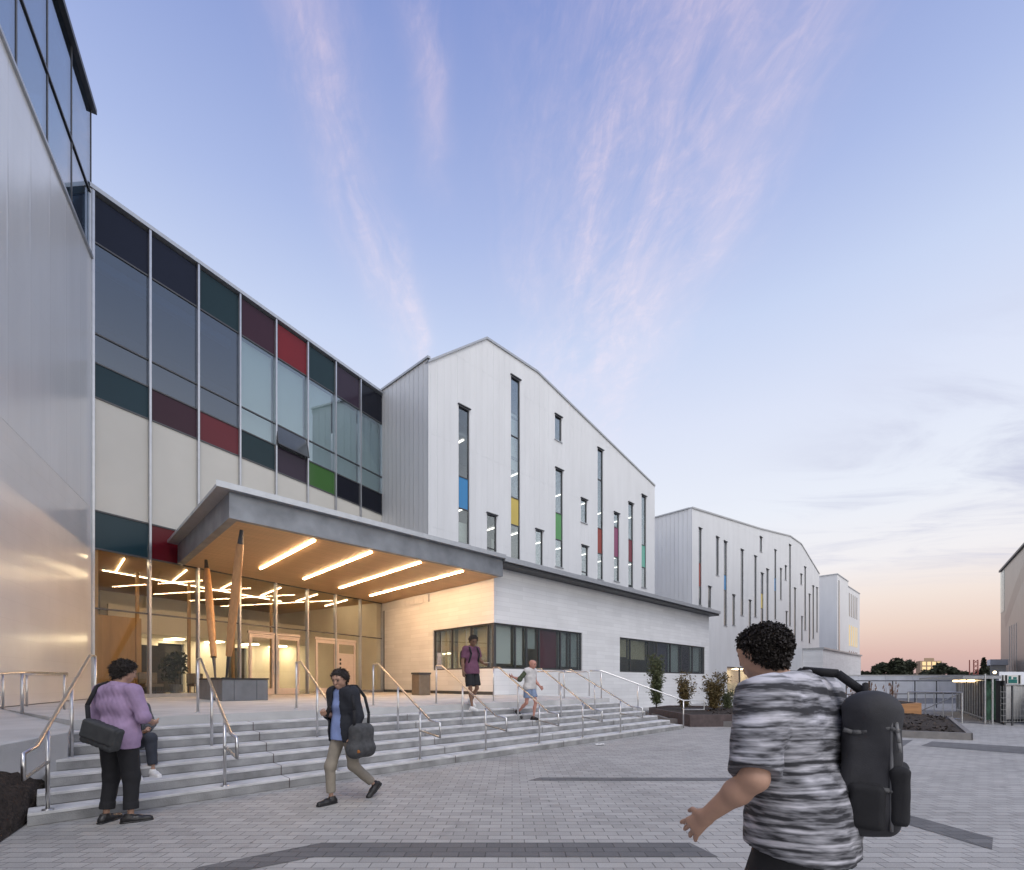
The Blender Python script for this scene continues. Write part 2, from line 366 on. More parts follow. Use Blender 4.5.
# deck, walkway, steps
sL = lambda p: -.14+(p-7.25)*.2
sR = lambda p: 15.05-(p-7.25)*.6
PN = [7.25+.34*i for i in range(7)]
deck = [CAMP.w(sL(PN[6]), PN[6]), CAMP.w(sR(PN[6]), PN[6]), CAMP.w(14.6, 14.75), CAMP.w(13.52, 14.75), CAMP.w(13.52, 23.98), Vector((-13.75, 15.4, 0)), Vector((-10.95, 10.1, 0))]
struct('deck', MB().slab([(p.x, p.y) for p in deck], 0, 1.0), M['concrete'])
wz = lambda x, y: 1.0 if y > 8.5 else max(.84, 1.0-(8.5-y)*.045)
c0 = CAMP.w(sL(PN[6])+.0, PN[6])
wp = [(c0.x-.01, c0.y+.0), (-10.97, 10.1), (-8.35, 5.0), (-5.9, .6), (-5.3, .6), (-5.45, 3.0), (-5.62, 5.2), (-5.75, 6.15)]
struct('walkway', MB().slab(wp, lambda x, y: .0, wz), M['concrete'])
steps = Thing('concrete_steps', 'broad flight of pale concrete steps rising from the plaza to the entrance deck', 'steps', CAMP, (7, 8, 0))
for i in range(6):
    z0, z1 = i/7, (i+1)/7
    a, b = PN[i], PN[6]+.02
    st = steps.part('step', MB().slab([(sL(a), a), (sR(a), a), (sR(a)-.9*(.6 if i == 0 else .6), b), (sL(b), b)], z0+(.0 if i else 0), z1-.004), M['concrete_step'], bevel=.008)
    steps.part('nosing_lit', MB().box(sL(a)+.004, sR(a)-.03, a-.006, a+.33, z1-.035, z1), M['nosing_lit'], parent=st, bevel=.006)
for i in range(6):
    for s_ in (2.55, 5.6, 8.85, 12.0):
        steps.part('joint', MB().box(s_-.005, s_+.005, PN[i]-.0085, PN[i]-.0065, i/7+.004, (i+1)/7-.002).box(s_-.005, s_+.005, PN[i]-.004, PN[i]+.33, (i+1)/7+.0004, (i+1)/7+.0012), M['dark_timber'])
sd = MB()
N = 14
edge0 = [gp(20, 829), (-4.93, 4.57), (-4.1, 3.2), (-3.2, 1.7), (-2.5, .5)]
edge1 = [(-6.15, 6.55), (-5.66, 5.2), (-5.5, 3.2), (-5.4, 1.7), (-5.35, .62)]
def lerp_poly(P, t):
    t *= len(P)-1; i = min(int(t), len(P)-2); f = t-i
    return (P[i][0]*(1-f)+P[i+1][0]*f, P[i][1]*(1-f)+P[i+1][1]*f)
G = []
for i in range(41):
    a = lerp_poly(edge0, i/40); b = lerp_poly(edge1, i/40); row = []
    for j in range(17):
        f = j/16; h = .01+.64*f**1.15+(random.uniform(-.028, .028) if 0 < j < 16 else 0)
        row.append((a[0]*(1-f)+b[0]*f, a[1]*(1-f)+b[1]*f, h))
    G.append(row)
sd.v = [p for r in G for p in r]
for i in range(40):
    for j in range(16): sd.f.append((i*17+j, i*17+j+1, (i+1)*17+j+1, (i+1)*17+j))
struct('soil_bed', sd, M['soil'])

# ------------------------------------------------------------------ gallery building (metal wall on the left)
g = Thing('gallery_building', 'tall satin metal clad building with a dark framed glass band at its top', 'building', GALL, (0, 0, 0))
GZ, GT = 15.3, 20.2
g.part('wall', MB().box(.0, 24, -9, 0, 7.2, GZ), M['clad_left'])
g.part('base_wall', MB().box(.0, 24, -9, -.003, .86, 7.199), M['coursed_left'])
g.part('plinth', MB().box(.01, 24, -.02, .01, .8, 1.02), M['dark_trim'])
g.part('sill', MB().box(-.03, 24, -.2, .06, GZ, GZ+.09), M['flash'])
g.part('roof_cap', MB().box(-.1, 24, -9, .1, GT, GT+.16), M['dark_trim'])
gu = [0, 1.75, 3.5, 5.25, 7., 8.75, 10.5, 14, 17.5, 21, 24]
for a, b in zip(gu[:-1], gu[1:]):
    pn = g.part('glass_pane', MB().box(a+.04, b-.04, -.05, -.035, GZ+.09, GT), M['glass_gal'])
for a in gu: g.part('mullion', MB().box(a-.03, a+.03, -.1, -.02, GZ+.09, GT), M['frame'])
g.part('transom', MB().box(0, 24, -.1, .0, GZ+2.1, GZ+2.16), M['frame'])
g.part('room', MB().box(.3, 23.5, -5, -4.8, GZ, GT).box(.0, 24, -5, -.3, GT-.25, GT-.01), M['white_int'])
g.part('end_pane', MB().box(-.02, 0, -4.6, -.1, GZ+.09, GT), M['glass_gal'])
g.part('end_frame', MB().box(-.06, .02, -4.66, -4.58, GZ, GT).box(-.06, .02, -2.4, -2.32, GZ, GT), M['frame'])

# ------------------------------------------------------------------ lobby building with coloured curtain wall
lb = Thing('entrance_building', 'glass fronted entrance building with a patchwork of coloured panels between silver mullions', 'building', CURT, (0, 0, 1.0))
U = [i*1.597 for i in range(9)]
rows = dict(A=(15.95, 17.5), glass=(12.98, 15.95), vent=(12.02, 12.98), B=(10.88, 12.02), cream=(7.17, 10.88), C=(5.93, 7.17), hi=(3.97, 5.93), lo=(1.12, 3.97))
colA = ['navy', 'navy', 'teal', 'maroon', 'red', 'teal', 'plum', 'black']
colB = ['teal2', 'maroon', 'wine', 'teal', 'plum', 'green', 'black', 'black']
colC = ['teal2', 'crimson', 'navy', 'teal', 'wine', 'plum', 'navy', 'teal']
nick = dict(navy='navy blue', teal='deep teal', teal2='slate teal', maroon='dark maroon', red='brick red', plum='dark plum', wine='wine red', green='leaf green', black='near black', crimson='crimson')
for k in range(8):
    a, b = U[k]+.03, U[k+1]-.03
    for rw, cc in (('A', colA), ('B', colB), ('C', colC)):
        z0, z1 = rows[rw]
        lb.part('spandrel_panel', MB().box(a, b, .0, .03, z0+.02, z1-.02), PC[cc[k]], label=nick[cc[k]]+' spandrel panel')
    z0, z1 = rows['cream']; lb.part('cream_panel', MB().box(a, b, .0, .03, z0+.02, z1-.02), M['cream_panel'])
    gm = M['glass_dark'] if k < 3 else M['glass_up']
    z0, z1 = rows['glass']; lb.part('glass_pane', MB().box(a, b, .005, .02, z0+.02, z1-.02), gm)
    z0, z1 = rows['vent']
    if k == 4:     # the one vent standing open
        v = MB(); zt = z1-.03; H = z1-z0-.06; an = .2
        for (t0, t1, off) in ((0, 1, 0),):
            v.poly([(a, -.02, zt), (b, -.02, zt), (b, -.02-math.sin(an)*H, zt-math.cos(an)*H), (a, -.02-math.sin(an)*H, zt-math.cos(an)*H)])
        lb.part('open_vent', v, M['slot_glass'], label='vent window standing open')
        fr = MB(); p0 = (a, -.02, zt); p1 = (b, -.02, zt); p2 = (b, -.02-math.sin(an)*H, zt-math.cos(an)*H); p3 = (a, p2[1], p2[2])
        for q, r in ((p0, p1), (p1, p2), (p2, p3), (p3, p0)): fr.rod(q, r, .03, n=6)
        lb.part('vent_frame', fr, M['frame'])
    else:
        lb.part('vent_pane', MB().box(a, b, .005, .02, z0+.02, z1-.02), gm)
    if k >= 3:
        lb.part('blind', MB().box(a+.03, b-.03, .22, .235, 12.05, 15.9), M['blind'])
    z0, z1 = rows['hi']; lb.part('glass_pane', MB().box(a, b, .005, .02, z0+.02, z1-.02), M['glass_lobby'])
DO = [(5.2, 6.33), (6.43, 7.56), (8.45, 9.62), (9.68, 10.85)]
lo = [(U[0], U[1]), (U[1], U[2]), (U[2], U[3]), (U[3], 5.2), (7.56, U[5]), (U[5], 8.45), (10.85, U[7]), (U[7], U[8])]
for a, b in lo: lb.part('glass_pane', MB().box(a+.03, b-.03, .005, .02, 1.14, 3.95), M['glass_lobby'])
for k, u in enumerate(U):
    lb.part('mullion', MB().box(u-.035, u+.035, -.11, .06, 1.0, 17.58), M['mullion'])
for z, n in ((15.95, 'frame'), (12.98, 'frame'), (12.02, 'frame'), (10.88, 'frame'), (7.17, 'frame'), (5.93, 'frame'), (3.97, 'frame')):
    for k in range(8): lb.part('transom', MB().box(U[k]+.035, U[k+1]-.035, -.03, .055, z-.025, z+.025), M[n])
lb.part('sill', MB().box(-.04, 5.15, -.12, .1, 1.0, 1.13), M['mullion'])
lb.part('sill', MB().box(10.9, U[8], -.12, .1, 1.0, 1.13), M['mullion'])
lb.part('roof_cap', MB().box(-.1, U[8]-.02, -.14, 9.4, 17.58, 17.72), M['flash'])
lb.part('corner_post', MB().box(-.22, -.045, -.1, .1, 1.0, 17.55), M['flash'])
for i, (a, b) in enumerate(DO):
    d = MB(); w = .11
    d.box(a, a+w, -.05, .03, 1.01, 3.6).box(b-w, b, -.05, .03, 1.01, 3.6).box(a+w, b-w, -.05, .03, 1.01, 1.27).box(a+w, b-w, -.05, .03, 3.45, 3.6)
    if i == 3: d.box(a+w, b-w, -.02, .02, 1.27, 2.9).box(a+w, b-w, -.04, .025, 2.9, 3.0)
    dd = lb.part('door', d, M['door'], label='pale solid door leaf with a column of signs' if i == 3 else None)
    lb.part('pane', MB().box(a+w, b-w, -.015, .0, 1.27 if i != 3 else 3.0, 3.45), M['glass_lobby'], parent=dd)
    hx = (b-w*.5) if i % 2 == 0 else (a+w*.5)
    lb.part('handle', MB().tube([(hx, -.05, 1.9), (hx, -.1, 1.92), (hx, -.1, 2.48), (hx, -.05, 2.5)], .014, 8), M['steel'], parent=dd)
    if i == 3:
        for zz in (2.62, 2.42, 2.2, 2.0): lb.part('notice', MB().box(a+w+.06, a+w+.16, -.03, -.021, zz, zz+.12), M['black'], parent=dd)
lb.part('door_header', MB().box(5.15, 7.6, -.06, .05, 3.62, 3.72).box(8.4, 10.9, -.06, .05, 3.62, 3.72), M['door'])
for a, b in ((5.2, 7.56), (8.45, 10.85)): lb.part('glass_pane', MB().box(a, b, .005, .02, 3.72, 3.95), M['glass_lobby'])
# inside
lb.part('lobby_floor', MB().box(.05, 12.6, .12, 9.0, .9, 1.004), M['lobby_floor'])
lb.part('lobby_ceiling', MB().box(.05, 12.6, .1, 9.0, 5.95, 6.1), M['ceil_wood'])
bw = MB().box(3.2, 5.6, 8.8, 9.0, 1, 5.95).box(6.9, 9.2, 8.8, 9.0, 1, 5.95).box(10.4, 12.6, 8.8, 9.0, 1, 5.95)
bw.box(5.6, 6.9, 8.8, 9.0, 3.6, 5.95).box(9.2, 10.4, 8.8, 9.0, 3.6, 5.95)
lb.part('back_wall', bw, M['cream_wall'])
lb.part('side_wall', MB().box(.05, .2, .12, 9.0, 1.005, 5.95).box(.2, 3.2, 4.6, 4.8, 1.005, 4.3), M['wood_wall'])
lb.part('balcony_front', MB().box(2.6, 12.5, 6.2, 6.35, 3.8, 5.0), M['cream_wall'])
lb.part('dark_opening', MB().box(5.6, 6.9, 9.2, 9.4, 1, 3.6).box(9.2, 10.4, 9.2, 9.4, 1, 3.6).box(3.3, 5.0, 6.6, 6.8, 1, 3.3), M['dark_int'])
lb.part('right_wall', MB().box(12.45, 12.77, .1, 9.0, 1.005, 5.94), M['cream_wall'])
for u in (2.4, 4.3, 6.2, 8.1, 10.2):
    lb.part('interior_post', MB().box(u-.05, u+.05, 2.9, 3.0, 1.0, 5.95), M['wood_wall'])
for k, s0 in enumerate((2.0, 3.95, 5.9, 7.8, 9.7, 11.5)):  # last strip added to brighten the poorly lit end wall
    q0 = CURT.loc(*CAMP.w(s0+.0, 0)[:2]); # strips run square to the campus facade
    dx, dy = CURT.loc(*(CAMP.w(s0, 20.65+.27*(s0-1.1)+.8)[:2])), CURT.loc(*(CAMP.w(s0, 20.65+.27*(s0-1.1)+3.6)[:2]))
    o = MB(); a = Vector((*dx, 5.925)); b = Vector((*dy, 5.925)); o.rod(a, b, .017, n=6)
    lb.part('ceiling_light', o, M['led_in'])
for (a, b, y) in ((1.5, 9.5, 3.6),):
    lb.part('ceiling_light', MB().rod((a, y, 5.925), (b, y+.6, 5.925), .011, n=6), M['led_in'])
for u in (4.0, 6.0, 8.0, 10.0, 11.8): lb.part('ceiling_light', MB().box(u-.22, u+.22, 7.4, 8.6, 3.74, 3.78), M['led_in'])  # glowing panels added under the balcony to brighten the lobby
lb.part('balcony_floor', MB().box(2.6, 12.4, 6.36, 8.79, 3.8, 3.95), M['cream_wall'])
lb.part('corner_post', MB().box(12.79, 12.98, -.16, .1, 1.0, 5.91), M['dark_trim'])
# rooms above
lb.part('upper_room', MB().box(.05, 12.6, 5.0, 5.2, 11.9, 17.4).box(.05, 12.6, .25, 5.0, 16.4, 16.5).box(.05, 12.6, .1, 5, 11.7, 11.9).box(.05, .2, .3, 5, 11.9, 16.4), M['grey_int'])
lb.part('bulkhead', MB().box(.1, 4.75, .5, .75, 15.55, 15.85), M['white_int'])
lb.part('rear_wall', MB().box(-.1, 12.6, 9.3, 9.45, 1.0, 17.5), M['clad_x'])
lb.part('roof_slab', MB().box(.0, 12.6, .15, 9.3, 17.3, 17.55), M['grey_int'])
lb.part('floor_slab', MB().box(.0, 12.6, .12, 9.3, 6.2, 6.5), M['grey_int'])

def leafy(mb, c, rx, rz, n, size, flat=.7):
    for _ in range(n):
        while True:
            d = Vector((random.uniform(-1, 1), random.uniform(-1, 1), random.uniform(-1, 1)))
            if .3 < d.length < 1: break
        p = Vector(c)+Vector((d.x*rx, d.y*rx, d.z*rz))
        u = Vector((random.gauss(0, 1), random.gauss(0, 1), random.gauss(0, flat))).normalized(); w = u.orthogonal().normalized()
        w = (w*math.cos(random.random()*6)+u.cross(w)*math.sin(random.random()*6)).normalized()
        s = size*random.uniform(.6, 1.3)
        mb.poly([p-u*s, p+w*s*.45, p+u*s, p-w*s*.45])

pl = Thing('potted_plant', 'dark leafy potted plant standing inside the lobby behind the glass', 'plant', CURT, (3.35, 2.0, 1.0))
pl.part('pot', MB().rod((3.35, 2.0, 1.005), (3.35, 2.0, 1.45), .18, .24, 14), M['planter'])
lf = MB()
for _ in range(7): leafy(lf, (3.35+random.uniform(-.25, .25), 2.0+random.uniform(-.2, .2), random.uniform(1.7, 2.6)), .3, .3, 60, .11)
pl.part('foliage', lf, M['leaf_far']); pl.part('stem', MB().rod((3.35, 2, 1.4), (3.35, 2, 2.3), .03, .015, 6), M['bark'])
for (u, y) in ((2.35, 1.7), (4.35, 2.3)):
    c = Thing('lounge_chair', 'low brown lounge chair inside the lobby beside the '+('wooden side wall' if u < 3 else 'potted plant'), 'chair', CURT, (u, y, 1.0))
    c.part('seat', MB().box(u-.32, u+.32, y-.3, y+.3, 1.36, 1.48), M['bin'], bevel=.03)
    c.part('backrest', MB().box(u-.32, u+.32, y+.22, y+.32, 1.48, 1.92), M['bin'], bevel=.03)
    for sx in (-.27, .27):
        for sy in (-.25, .25): c.part('leg', MB().rod((u+sx, y+sy, 1.004), (u+sx, y+sy, 1.36), .02, n=8), M['dark_trim'])

# ------------------------------------------------------------------ entrance canopy
cn = Thing('entrance_canopy', 'timber lined canopy with zinc fascia and glowing light strips on leaning timber columns', 'canopy', CAMP, (8, 14.3, 1.0))
gl = lambda s: 20.65+.2713*(s-1.097)-.13          # where the glass stands (campus y) at campus x
S0, S1, P0 = 3.58, 13.44, 14.3
sA = S0+.0
pl_ = [(S0, P0), (S1+.02, P0), (S1+.02, 14.78), (S1, gl(S1)), (S0, gl(S0))]
cn.part('soffit', MB().slab(pl_, 5.92, 5.99), M['soffit'])
fs = MB(); T = .12
fs.slab([(S0-.10, P0-.06), (S1+.03, P0-.06), (S1+.03, P0+T-.0), (S0+T, P0+T), (S0+T, gl(S0)-.03), (S0-.10, gl(S0)-.06)], 5.905, 6.60)
cn.part('fascia', fs, M['zinc'])
cn.part('roof', MB().slab([(S0-.42, P0-.22), (S1-.0, P0-.22), (S1, gl(S1)), (S0-.42, gl(S0)-.12)], 6.605, 6.70), M['flash'])
cn.part('gutter_lip', MB().slab([(S0-.45, P0-.27), (S1+.02, P0-.27), (S1+.02, P0-.222), (S0-.425, P0-.222)], 6.60, 6.76), M['flash'])
for k, (s, f) in enumerate(((5.9, 19.8), (7.8, 20.5), (9.74, 21.3), (11.7, 22.1))):
    cn.part('light_strip', MB().box(s-.032, s+.032, 14.68, f, 5.885, 5.9195), M['led'])
def cw(X, Y, z): s, p = CAMP.loc(X, Y); return Vector((s, p, z))
for (b, t) in (((-9.3, 14.9), (-10.95, 17.0)), ((-8.72, 14.5), (-7.75, 13.62))):
    B = cw(*b, 1.66); Tp = cw(*t, 5.91)
    c0_ = B.lerp(Tp, .16); c1_ = B.lerp(Tp, .91); ax = (c1_-c0_).normalized(); u_ = ax.orthogonal().normalized(); w_ = ax.cross(u_)
    col = MB(); n = 20; K = 12
    rad = lambda f: .072+.05*math.sin(math.pi*(.12+.80*f**.9))
    for q in range(K+1):
        c_ = c0_.lerp(c1_, 1-q/K)
        for k in range(n): col.v.append(tuple(c_+u_*(rad(q/K)*math.cos(6.28318*k/n))+w_*(rad(q/K)*math.sin(6.28318*k/n))))
    for q in range(K):
        for k in range(n): col.f.append((q*n+k, (q+1)*n+k, (q+1)*n+(k+1) % n, q*n+(k+1) % n))
    co = cn.part('column', col, M['column'], smooth=True)
    r1, r0 = rad(0), rad(1)
    cn.part('steel_foot', MB().rod(B, c0_, .028, r0*.6, 12).rod(B+Vector((0, 0, -.01)), B+Vector((0, 0, .03)), .13, .13, 14), M['dark_trim'], parent=co)
    cn.part('steel_tip', MB().rod(c1_, Tp, r1*.85, .05, 12), M['dark_trim'], parent=co)
# planter the columns stand on
pc = CAMP.loc(-8.24, 13.5)
pb = Thing('planter_box', 'long grey planter box on the deck at the foot of the leaning columns', 'planter', CAMP, (pc[0]+.6, pc[1]+1.4, 1.0))
x0, y0 = pc
pb.part('box', MB().box(x0, x0+1.22, y0, y0+2.8, 1.002, 1.62), M['planter'], bevel=.012)
pb.part('rim', MB().box(x0-.02, x0+1.24, y0-.02, y0+2.82, 1.6225, 1.665), M['black'])
for sx in (.3, .9): pb.part('joint', MB().box(x0+sx, x0+sx+.012, y0-.004, y0-.001, 1.02, 1.6), M['black'])

# ------------------------------------------------------------------ walls with openings
def wall_with_holes(prof, holes, y, thick, zb, open_jamb=False):
    """front sheet at y with rectangular openings plus their reveals; PROF is the roofline [(x, z)]"""
    mb = MB()
    zt = lambda x: np.interp(x, [a for a, _ in prof], [b for _, b in prof])
    xs = sorted({round(v, 4) for h in holes for v in h[:2]} | {round(a, 4) for a, _ in prof})
    for a, b in zip(xs[:-1], xs[1:]):
        m = (a+b)/2
        hs = sorted([(h[2], h[3]) for h in holes if h[0]-1e-4 <= a and h[1]+1e-4 >= b])
        z = zb
        for h0, h1 in hs:
            if h0 > z+1e-4: mb.poly([(a, y, z), (b, y, z), (b, y, h0), (a, y, h0)])
            z = max(z, h1)
        mb.poly([(a, y, z), (b, y, z), (b, y, zt(b)), (a, y, zt(a))])
    for x0, x1, z0, z1 in holes:
        yb = y+thick
        if not open_jamb or x0 > LS0+.1: mb.poly([(x0, y, z0), (x0, y, z1), (x0, yb, z1), (x0, yb, z0)])
        mb.poly([(x1, y, z1), (x1, y, z0), (x1, yb, z0), (x1, yb, z1)])
        mb.poly([(x0, y, z1), (x1, y, z1), (x1, yb, z1), (x0, yb, z1)]); mb.poly([(x1, y, z0), (x0, y, z0), (x0, yb, z0), (x1, yb, z0)])
    return mb

def slot_window(T, x0, x1, z0, z1, y, segs, gm, transoms=(), names=None):
    """one upright window: dark frame with a hood, glass and coloured panels; segs = [(z0, z1, colour)]"""
    f = MB(); w = .05; yy = y+.05
    f.box(x0+.002, x0+w, yy, yy+.09, z0+.002, z1-.002).box(x1-w, x1-.002, yy, yy+.09, z0+.002, z1-.002).box(x0+w, x1-w, yy, yy+.09, z0+.002, z0+w).box(x0+w, x1-w, yy, yy+.09, z1-w, z1-.002)
    f.box(x0-.06, x1+.06, y-.09, y-.003, z1, z1+.05)
    cuts = sorted({q for s in segs for q in s[:2]} | set(transoms))
    for q in cuts:
        if z0+.1 < q < z1-.1: f.box(x0+w, x1-w, yy, yy+.09, q-.025, q+.025)
    wo = T.part('window', f, M['frame'])
    edges = [z0+w]; free = []
    z = z0+w
    for s in sorted(segs):
        if s[0]-.025 > z+.05: free.append((z, s[0]-.025))
        z = s[1]+.025
        T.part('colour_panel', MB().box(x0+w, x1-w, yy+.03, yy+.05, s[0]+.025, s[1]-.025), PC[s[2]], parent=wo, label=s[3]+' panel')
    if z1-w > z+.05: free.append((z, z1-w))
    for a, b in free: T.part('pane', MB().box(x0+w, x1-w, yy+.035, yy+.045, a, b), gm, parent=wo)
    T.part('sill', MB().box(x0-.05, x1+.05, y-.06, y+.06, z0-.045, z0-.002), M['flash'], parent=wo)
    return wo

# ------------------------------------------------------------------ gabled building (near)
PG = 19.5
W1 = [(458.6, 469.4, 404.5, 542, [(475, 507, 'blue', 'sky blue')], ()),
      (487, 496.6, 513, 550, [], (547,)),
      (511, 520, 375, 559, [(496, 523.5, 'yellow', 'mustard yellow')], (434,)),
      (535.6, 542.8, 529, 566, [], ()),
      (555, 561.6, 414, 439, [], ()),
      (555.5, 562.8, 467.6, 566, [(511.6, 538.4, 'gr2', 'grass green')], ()),
      (581, 587, 498, 521.5, [], ()),
      (581.6, 588, 545, 575, [], (571,)),
      (597.6, 603, 447.6, 578.7, [(527, 552.5, 'brick', 'rust red')], (478,)),
      (614, 619.2, 512, 580.6, [(526, 556, 'magenta', 'magenta')], ()),
      (628.4, 633.2, 502, 587, [(538.4, 561, 'dred', 'dark red')], ()),
      (641.6, 646.2, 494.5, 587, [(544, 566.5, 'mint', 'mint green')], ())]
def conv(wl, p):
    out = []
    for xl, xr, yt, yb, sg, tr in wl:
        s0, Y = onp(xl, p); s1, _ = onp(xr, p); zf = lambda y: CZ+(HY-y)*Y/F
        out.append((s0, s1, zf(yb), zf(yt), [(zf(b), zf(a), c, n) for a, b, c, n in sg], [zf(q) for q in tr]))
    return out
gb = Thing('gabled_building', 'white metal gabled building with slim windows above the canopy roof', 'building', CAMP, (24, 19.5, 0))
prof = [(13.4, 17.25), (17.2, 20.32), (21.3, 20.36), (35.5, 17.55)]
wins = conv(W1, PG)
gb.part('front_wall', wall_with_holes(prof, [w[:4] for w in wins], PG, .16, 5.5), M['clad_x'])
gb.part('side_wall', MB().poly([(13.4, 46, 5.5), (13.4, PG, 5.5), (13.4, PG, 17.42), (13.4, 24.2, 17.80), (13.4, 46, 17.9)]), M['clad_y'])
gb.part('far_side_wall', MB().poly([(35.5, PG, 0), (35.5, 46, 0), (35.5, 46, 17.5), (35.5, PG, 17.55)]), M['clad_y'])
rf = MB()
for (a, za), (b, zb) in zip(prof[:-1], prof[1:]): rf.poly([(a, PG+.1, za-.02), (b, PG+.1, zb-.02), (b, 46, zb-.02), (a, 46, za-.02)])
rf.poly([(13.4, 46, 5), (35.5, 46, 5), (35.5, 46, 17.5), (21.3, 46, 20.3), (17.2, 46, 20.3), (13.4, 46, 17.2)])
gb.part('roof', rf, M['galv'])
ed = MB()
for (a, za), (b, zb) in zip(prof[:-1], prof[1:]):
    ed.prism([(a, za-.03), (b, zb-.03), (b, zb+.09), (a, za+.09)], PG-.07, PG+.25)
ed.slab([(13.33, PG-.06), (13.5, PG-.06), (13.5, 24.2), (13.33, 24.2)], lambda x, y: 17.42+(y-PG)*.081, lambda x, y: 17.53+(y-PG)*.081)
gb.part('roof_edge', ed, M['galv'])
for w in wins: slot_window(gb, *w[:4], PG, w[4], M['glass_win'], w[5])
# rooms behind the slim windows
gb.part('rooms', MB().box(13.6, 35.4, 22.5, 22.7, 5.6, 17.0).box(13.6, 35.4, 19.8, 22.5, 10.9, 11.2).box(17, 30, 19.8, 22.5, 17.0, 17.1).box(13.6, 35.4, 19.8, 22.5, 14.6, 14.75), M['grey_int'])
gb.part('blind', MB().box(15.55, 16.15, 19.85, 19.87, 8.2, 10.0).box(17.9, 18.4, 19.85, 19.87, 7.0, 9.6).box(22.6, 23.2, 19.85, 19.87, 5.9, 8.0).box(19.2, 20.0, 19.85, 19.87, 14.0, 17.3), M['blind_grey'])
for s in (15.4, 16.0, 19.3, 21, 23.5, 25.5, 28, 30.5, 33):
    for z in (10.86, 14.57):
        gb.part('ceiling_light', MB().box(s-.05, s+.05, 20.0, 22.2, z-.04, z-.003), M['led_room'])

# ------------------------------------------------------------------ low white wing
PL, WZ = 14.8, 6.4
lw = Thing('low_wing', 'long low white boarded wing with wide dark framed windows beside the canopy', 'building', CAMP, (24, 14.8, 0))
LS0, LS1 = 13.48, 34.9
def wz_(x, y, p=PL): return face(x, y, p)
a0, _ = face(495, 622, PL); a1, _ = face(582.3, 631, PL); zt1 = face(495.5, 622.5, PL)[1]; zb1 = face(495.5, 668.5, PL)[1]
b0, zt2 = face(619.8, 637, PL); b1, _ = face(712, 648, PL); zb2 = face(620, 672, PL)[1]; b1 = min(b1, 34.2)
holes = [(LS0, a1, zb1, zt1), (b0, b1, zb2, zt2)]
prof2 = [(LS0, WZ), (LS1, WZ)]
lw.part('wall', wall_with_holes(prof2, holes, PL, .25, 0, True), M['board_x'])
# recessed side wall, its window turns the corner
def onside(x):   # campus y on the plane s = LS0 at picture column x
    r = (x-CX)/F
    return LS0*(r*CAMP.d[1]-CAMP.d[0])/(CAMP.n[0]-r*CAMP.n[1])
pA = onside(433); pE = 24.0
sw = MB()
for (q0, q1, h0, h1) in ((PL, pA, 0, zb1), (PL, pA, zt1, WZ), (pA, pE, 0, WZ)):
    sw.poly([(LS0, q1, h0), (LS0, q0, h0), (LS0, q0, h1), (LS0, q1, h1)])
sw.poly([(LS0, pA, zb1), (LS0, pA, zt1), (LS0+.25, pA, zt1), (LS0+.25, pA, zb1)])
sw.poly([(LS0, PL, zb1), (LS0, pA, zb1), (LS0+.25, pA, zb1), (LS0+.25, PL, zb1)]).poly([(LS0, PL, zt1), (LS0, pA, zt1), (LS0+.25, pA, zt1), (LS0+.25, PL, zt1)])
lw.part('side_wall', sw, M['board_y'])
lw.part('end_wall', MB().poly([(LS1, PL, 0), (LS1, 19.5, 0), (LS1, 19.5, WZ), (LS1, PL, WZ)]), M['board_y'])
lw.part('plinth', MB().box(LS0-.015, LS0-.003, PL+.05, 23.9, 1.0, 1.14), M['dark_trim'])
lw.part('roof', MB().box(LS0-.02, LS1+.35, P0-.1, 19.45, WZ+.002, WZ+.2), M['dark_trim'])
lw.part('eave', MB().box(LS0-.02, LS1+.37, P0-.2, P0-.101, WZ+.12, WZ+.33).box(LS0+.0, LS1+.37, P0-.101, 19.4, WZ+.2, WZ+.3), M['flash'])
def wide_window(x0, x1, z0, z1, y, cuts, fills):
    f = MB(); w = .06; d0, d1 = y+.06, y+.16
    f.box(x0, x1, d0, d1, z0+.002, z0+w).box(x0, x1, d0, d1, z1-w, z1-.002)
    cs = [x0]+cuts+[x1]
    for i, c in enumerate(cs):
        q = w/2
        a, b = (c, c+w) if i == 0 else ((c-w, c) if i == len(cs)-1 else (c-q, c+q))
        f.box(a, b, d0, d1, z0+w, z1-w)
    wo = lw.part('window', f, M['frame'])
    for i in range(len(cs)-1):
        lw.part('pane', MB().box(cs[i]+w/2, cs[i+1]-w/2, y+.1, y+.11, z0+w, z1-w), M['glass_win'], parent=wo)
        k = fills[i]
        if k: lw.part('blind', MB().box(cs[i]+.1, cs[i+1]-.08, y+.3, y+.312, z0+(.1 if k[1] == 0 else (z1-z0)*k[1]), z1-.04), k[0], parent=wo)
    return wo
fx = lambda x: onp(x, PL)[0]
wide_window(LS0+.03, a1, zb1, zt1, PL, [fx(516.6), fx(528), fx(540.6), fx(561.8), fx(571.5)],
            [(M['blind'], .12), (M['blind'], .1), (M['blind_grey'], .5), (PC['mar2'], 0), (M['blind_grey'], .1), (M['blind_grey'], .1)])
cz2 = [fx(v) for v in (631.4, 649.7, 658, 671.6, 682.6, 693.6, 703.4)]
wide_window(b0, b1, zb2, zt2, PL, cz2, [(M['blind_cream'], .45), (M['blind_cream'], .4), None, (PC['purp'], 0), (M['blind_grey'], 0), (PC['plum'], 0), (M['blind_grey'], .1), (M['blind'], .05)])
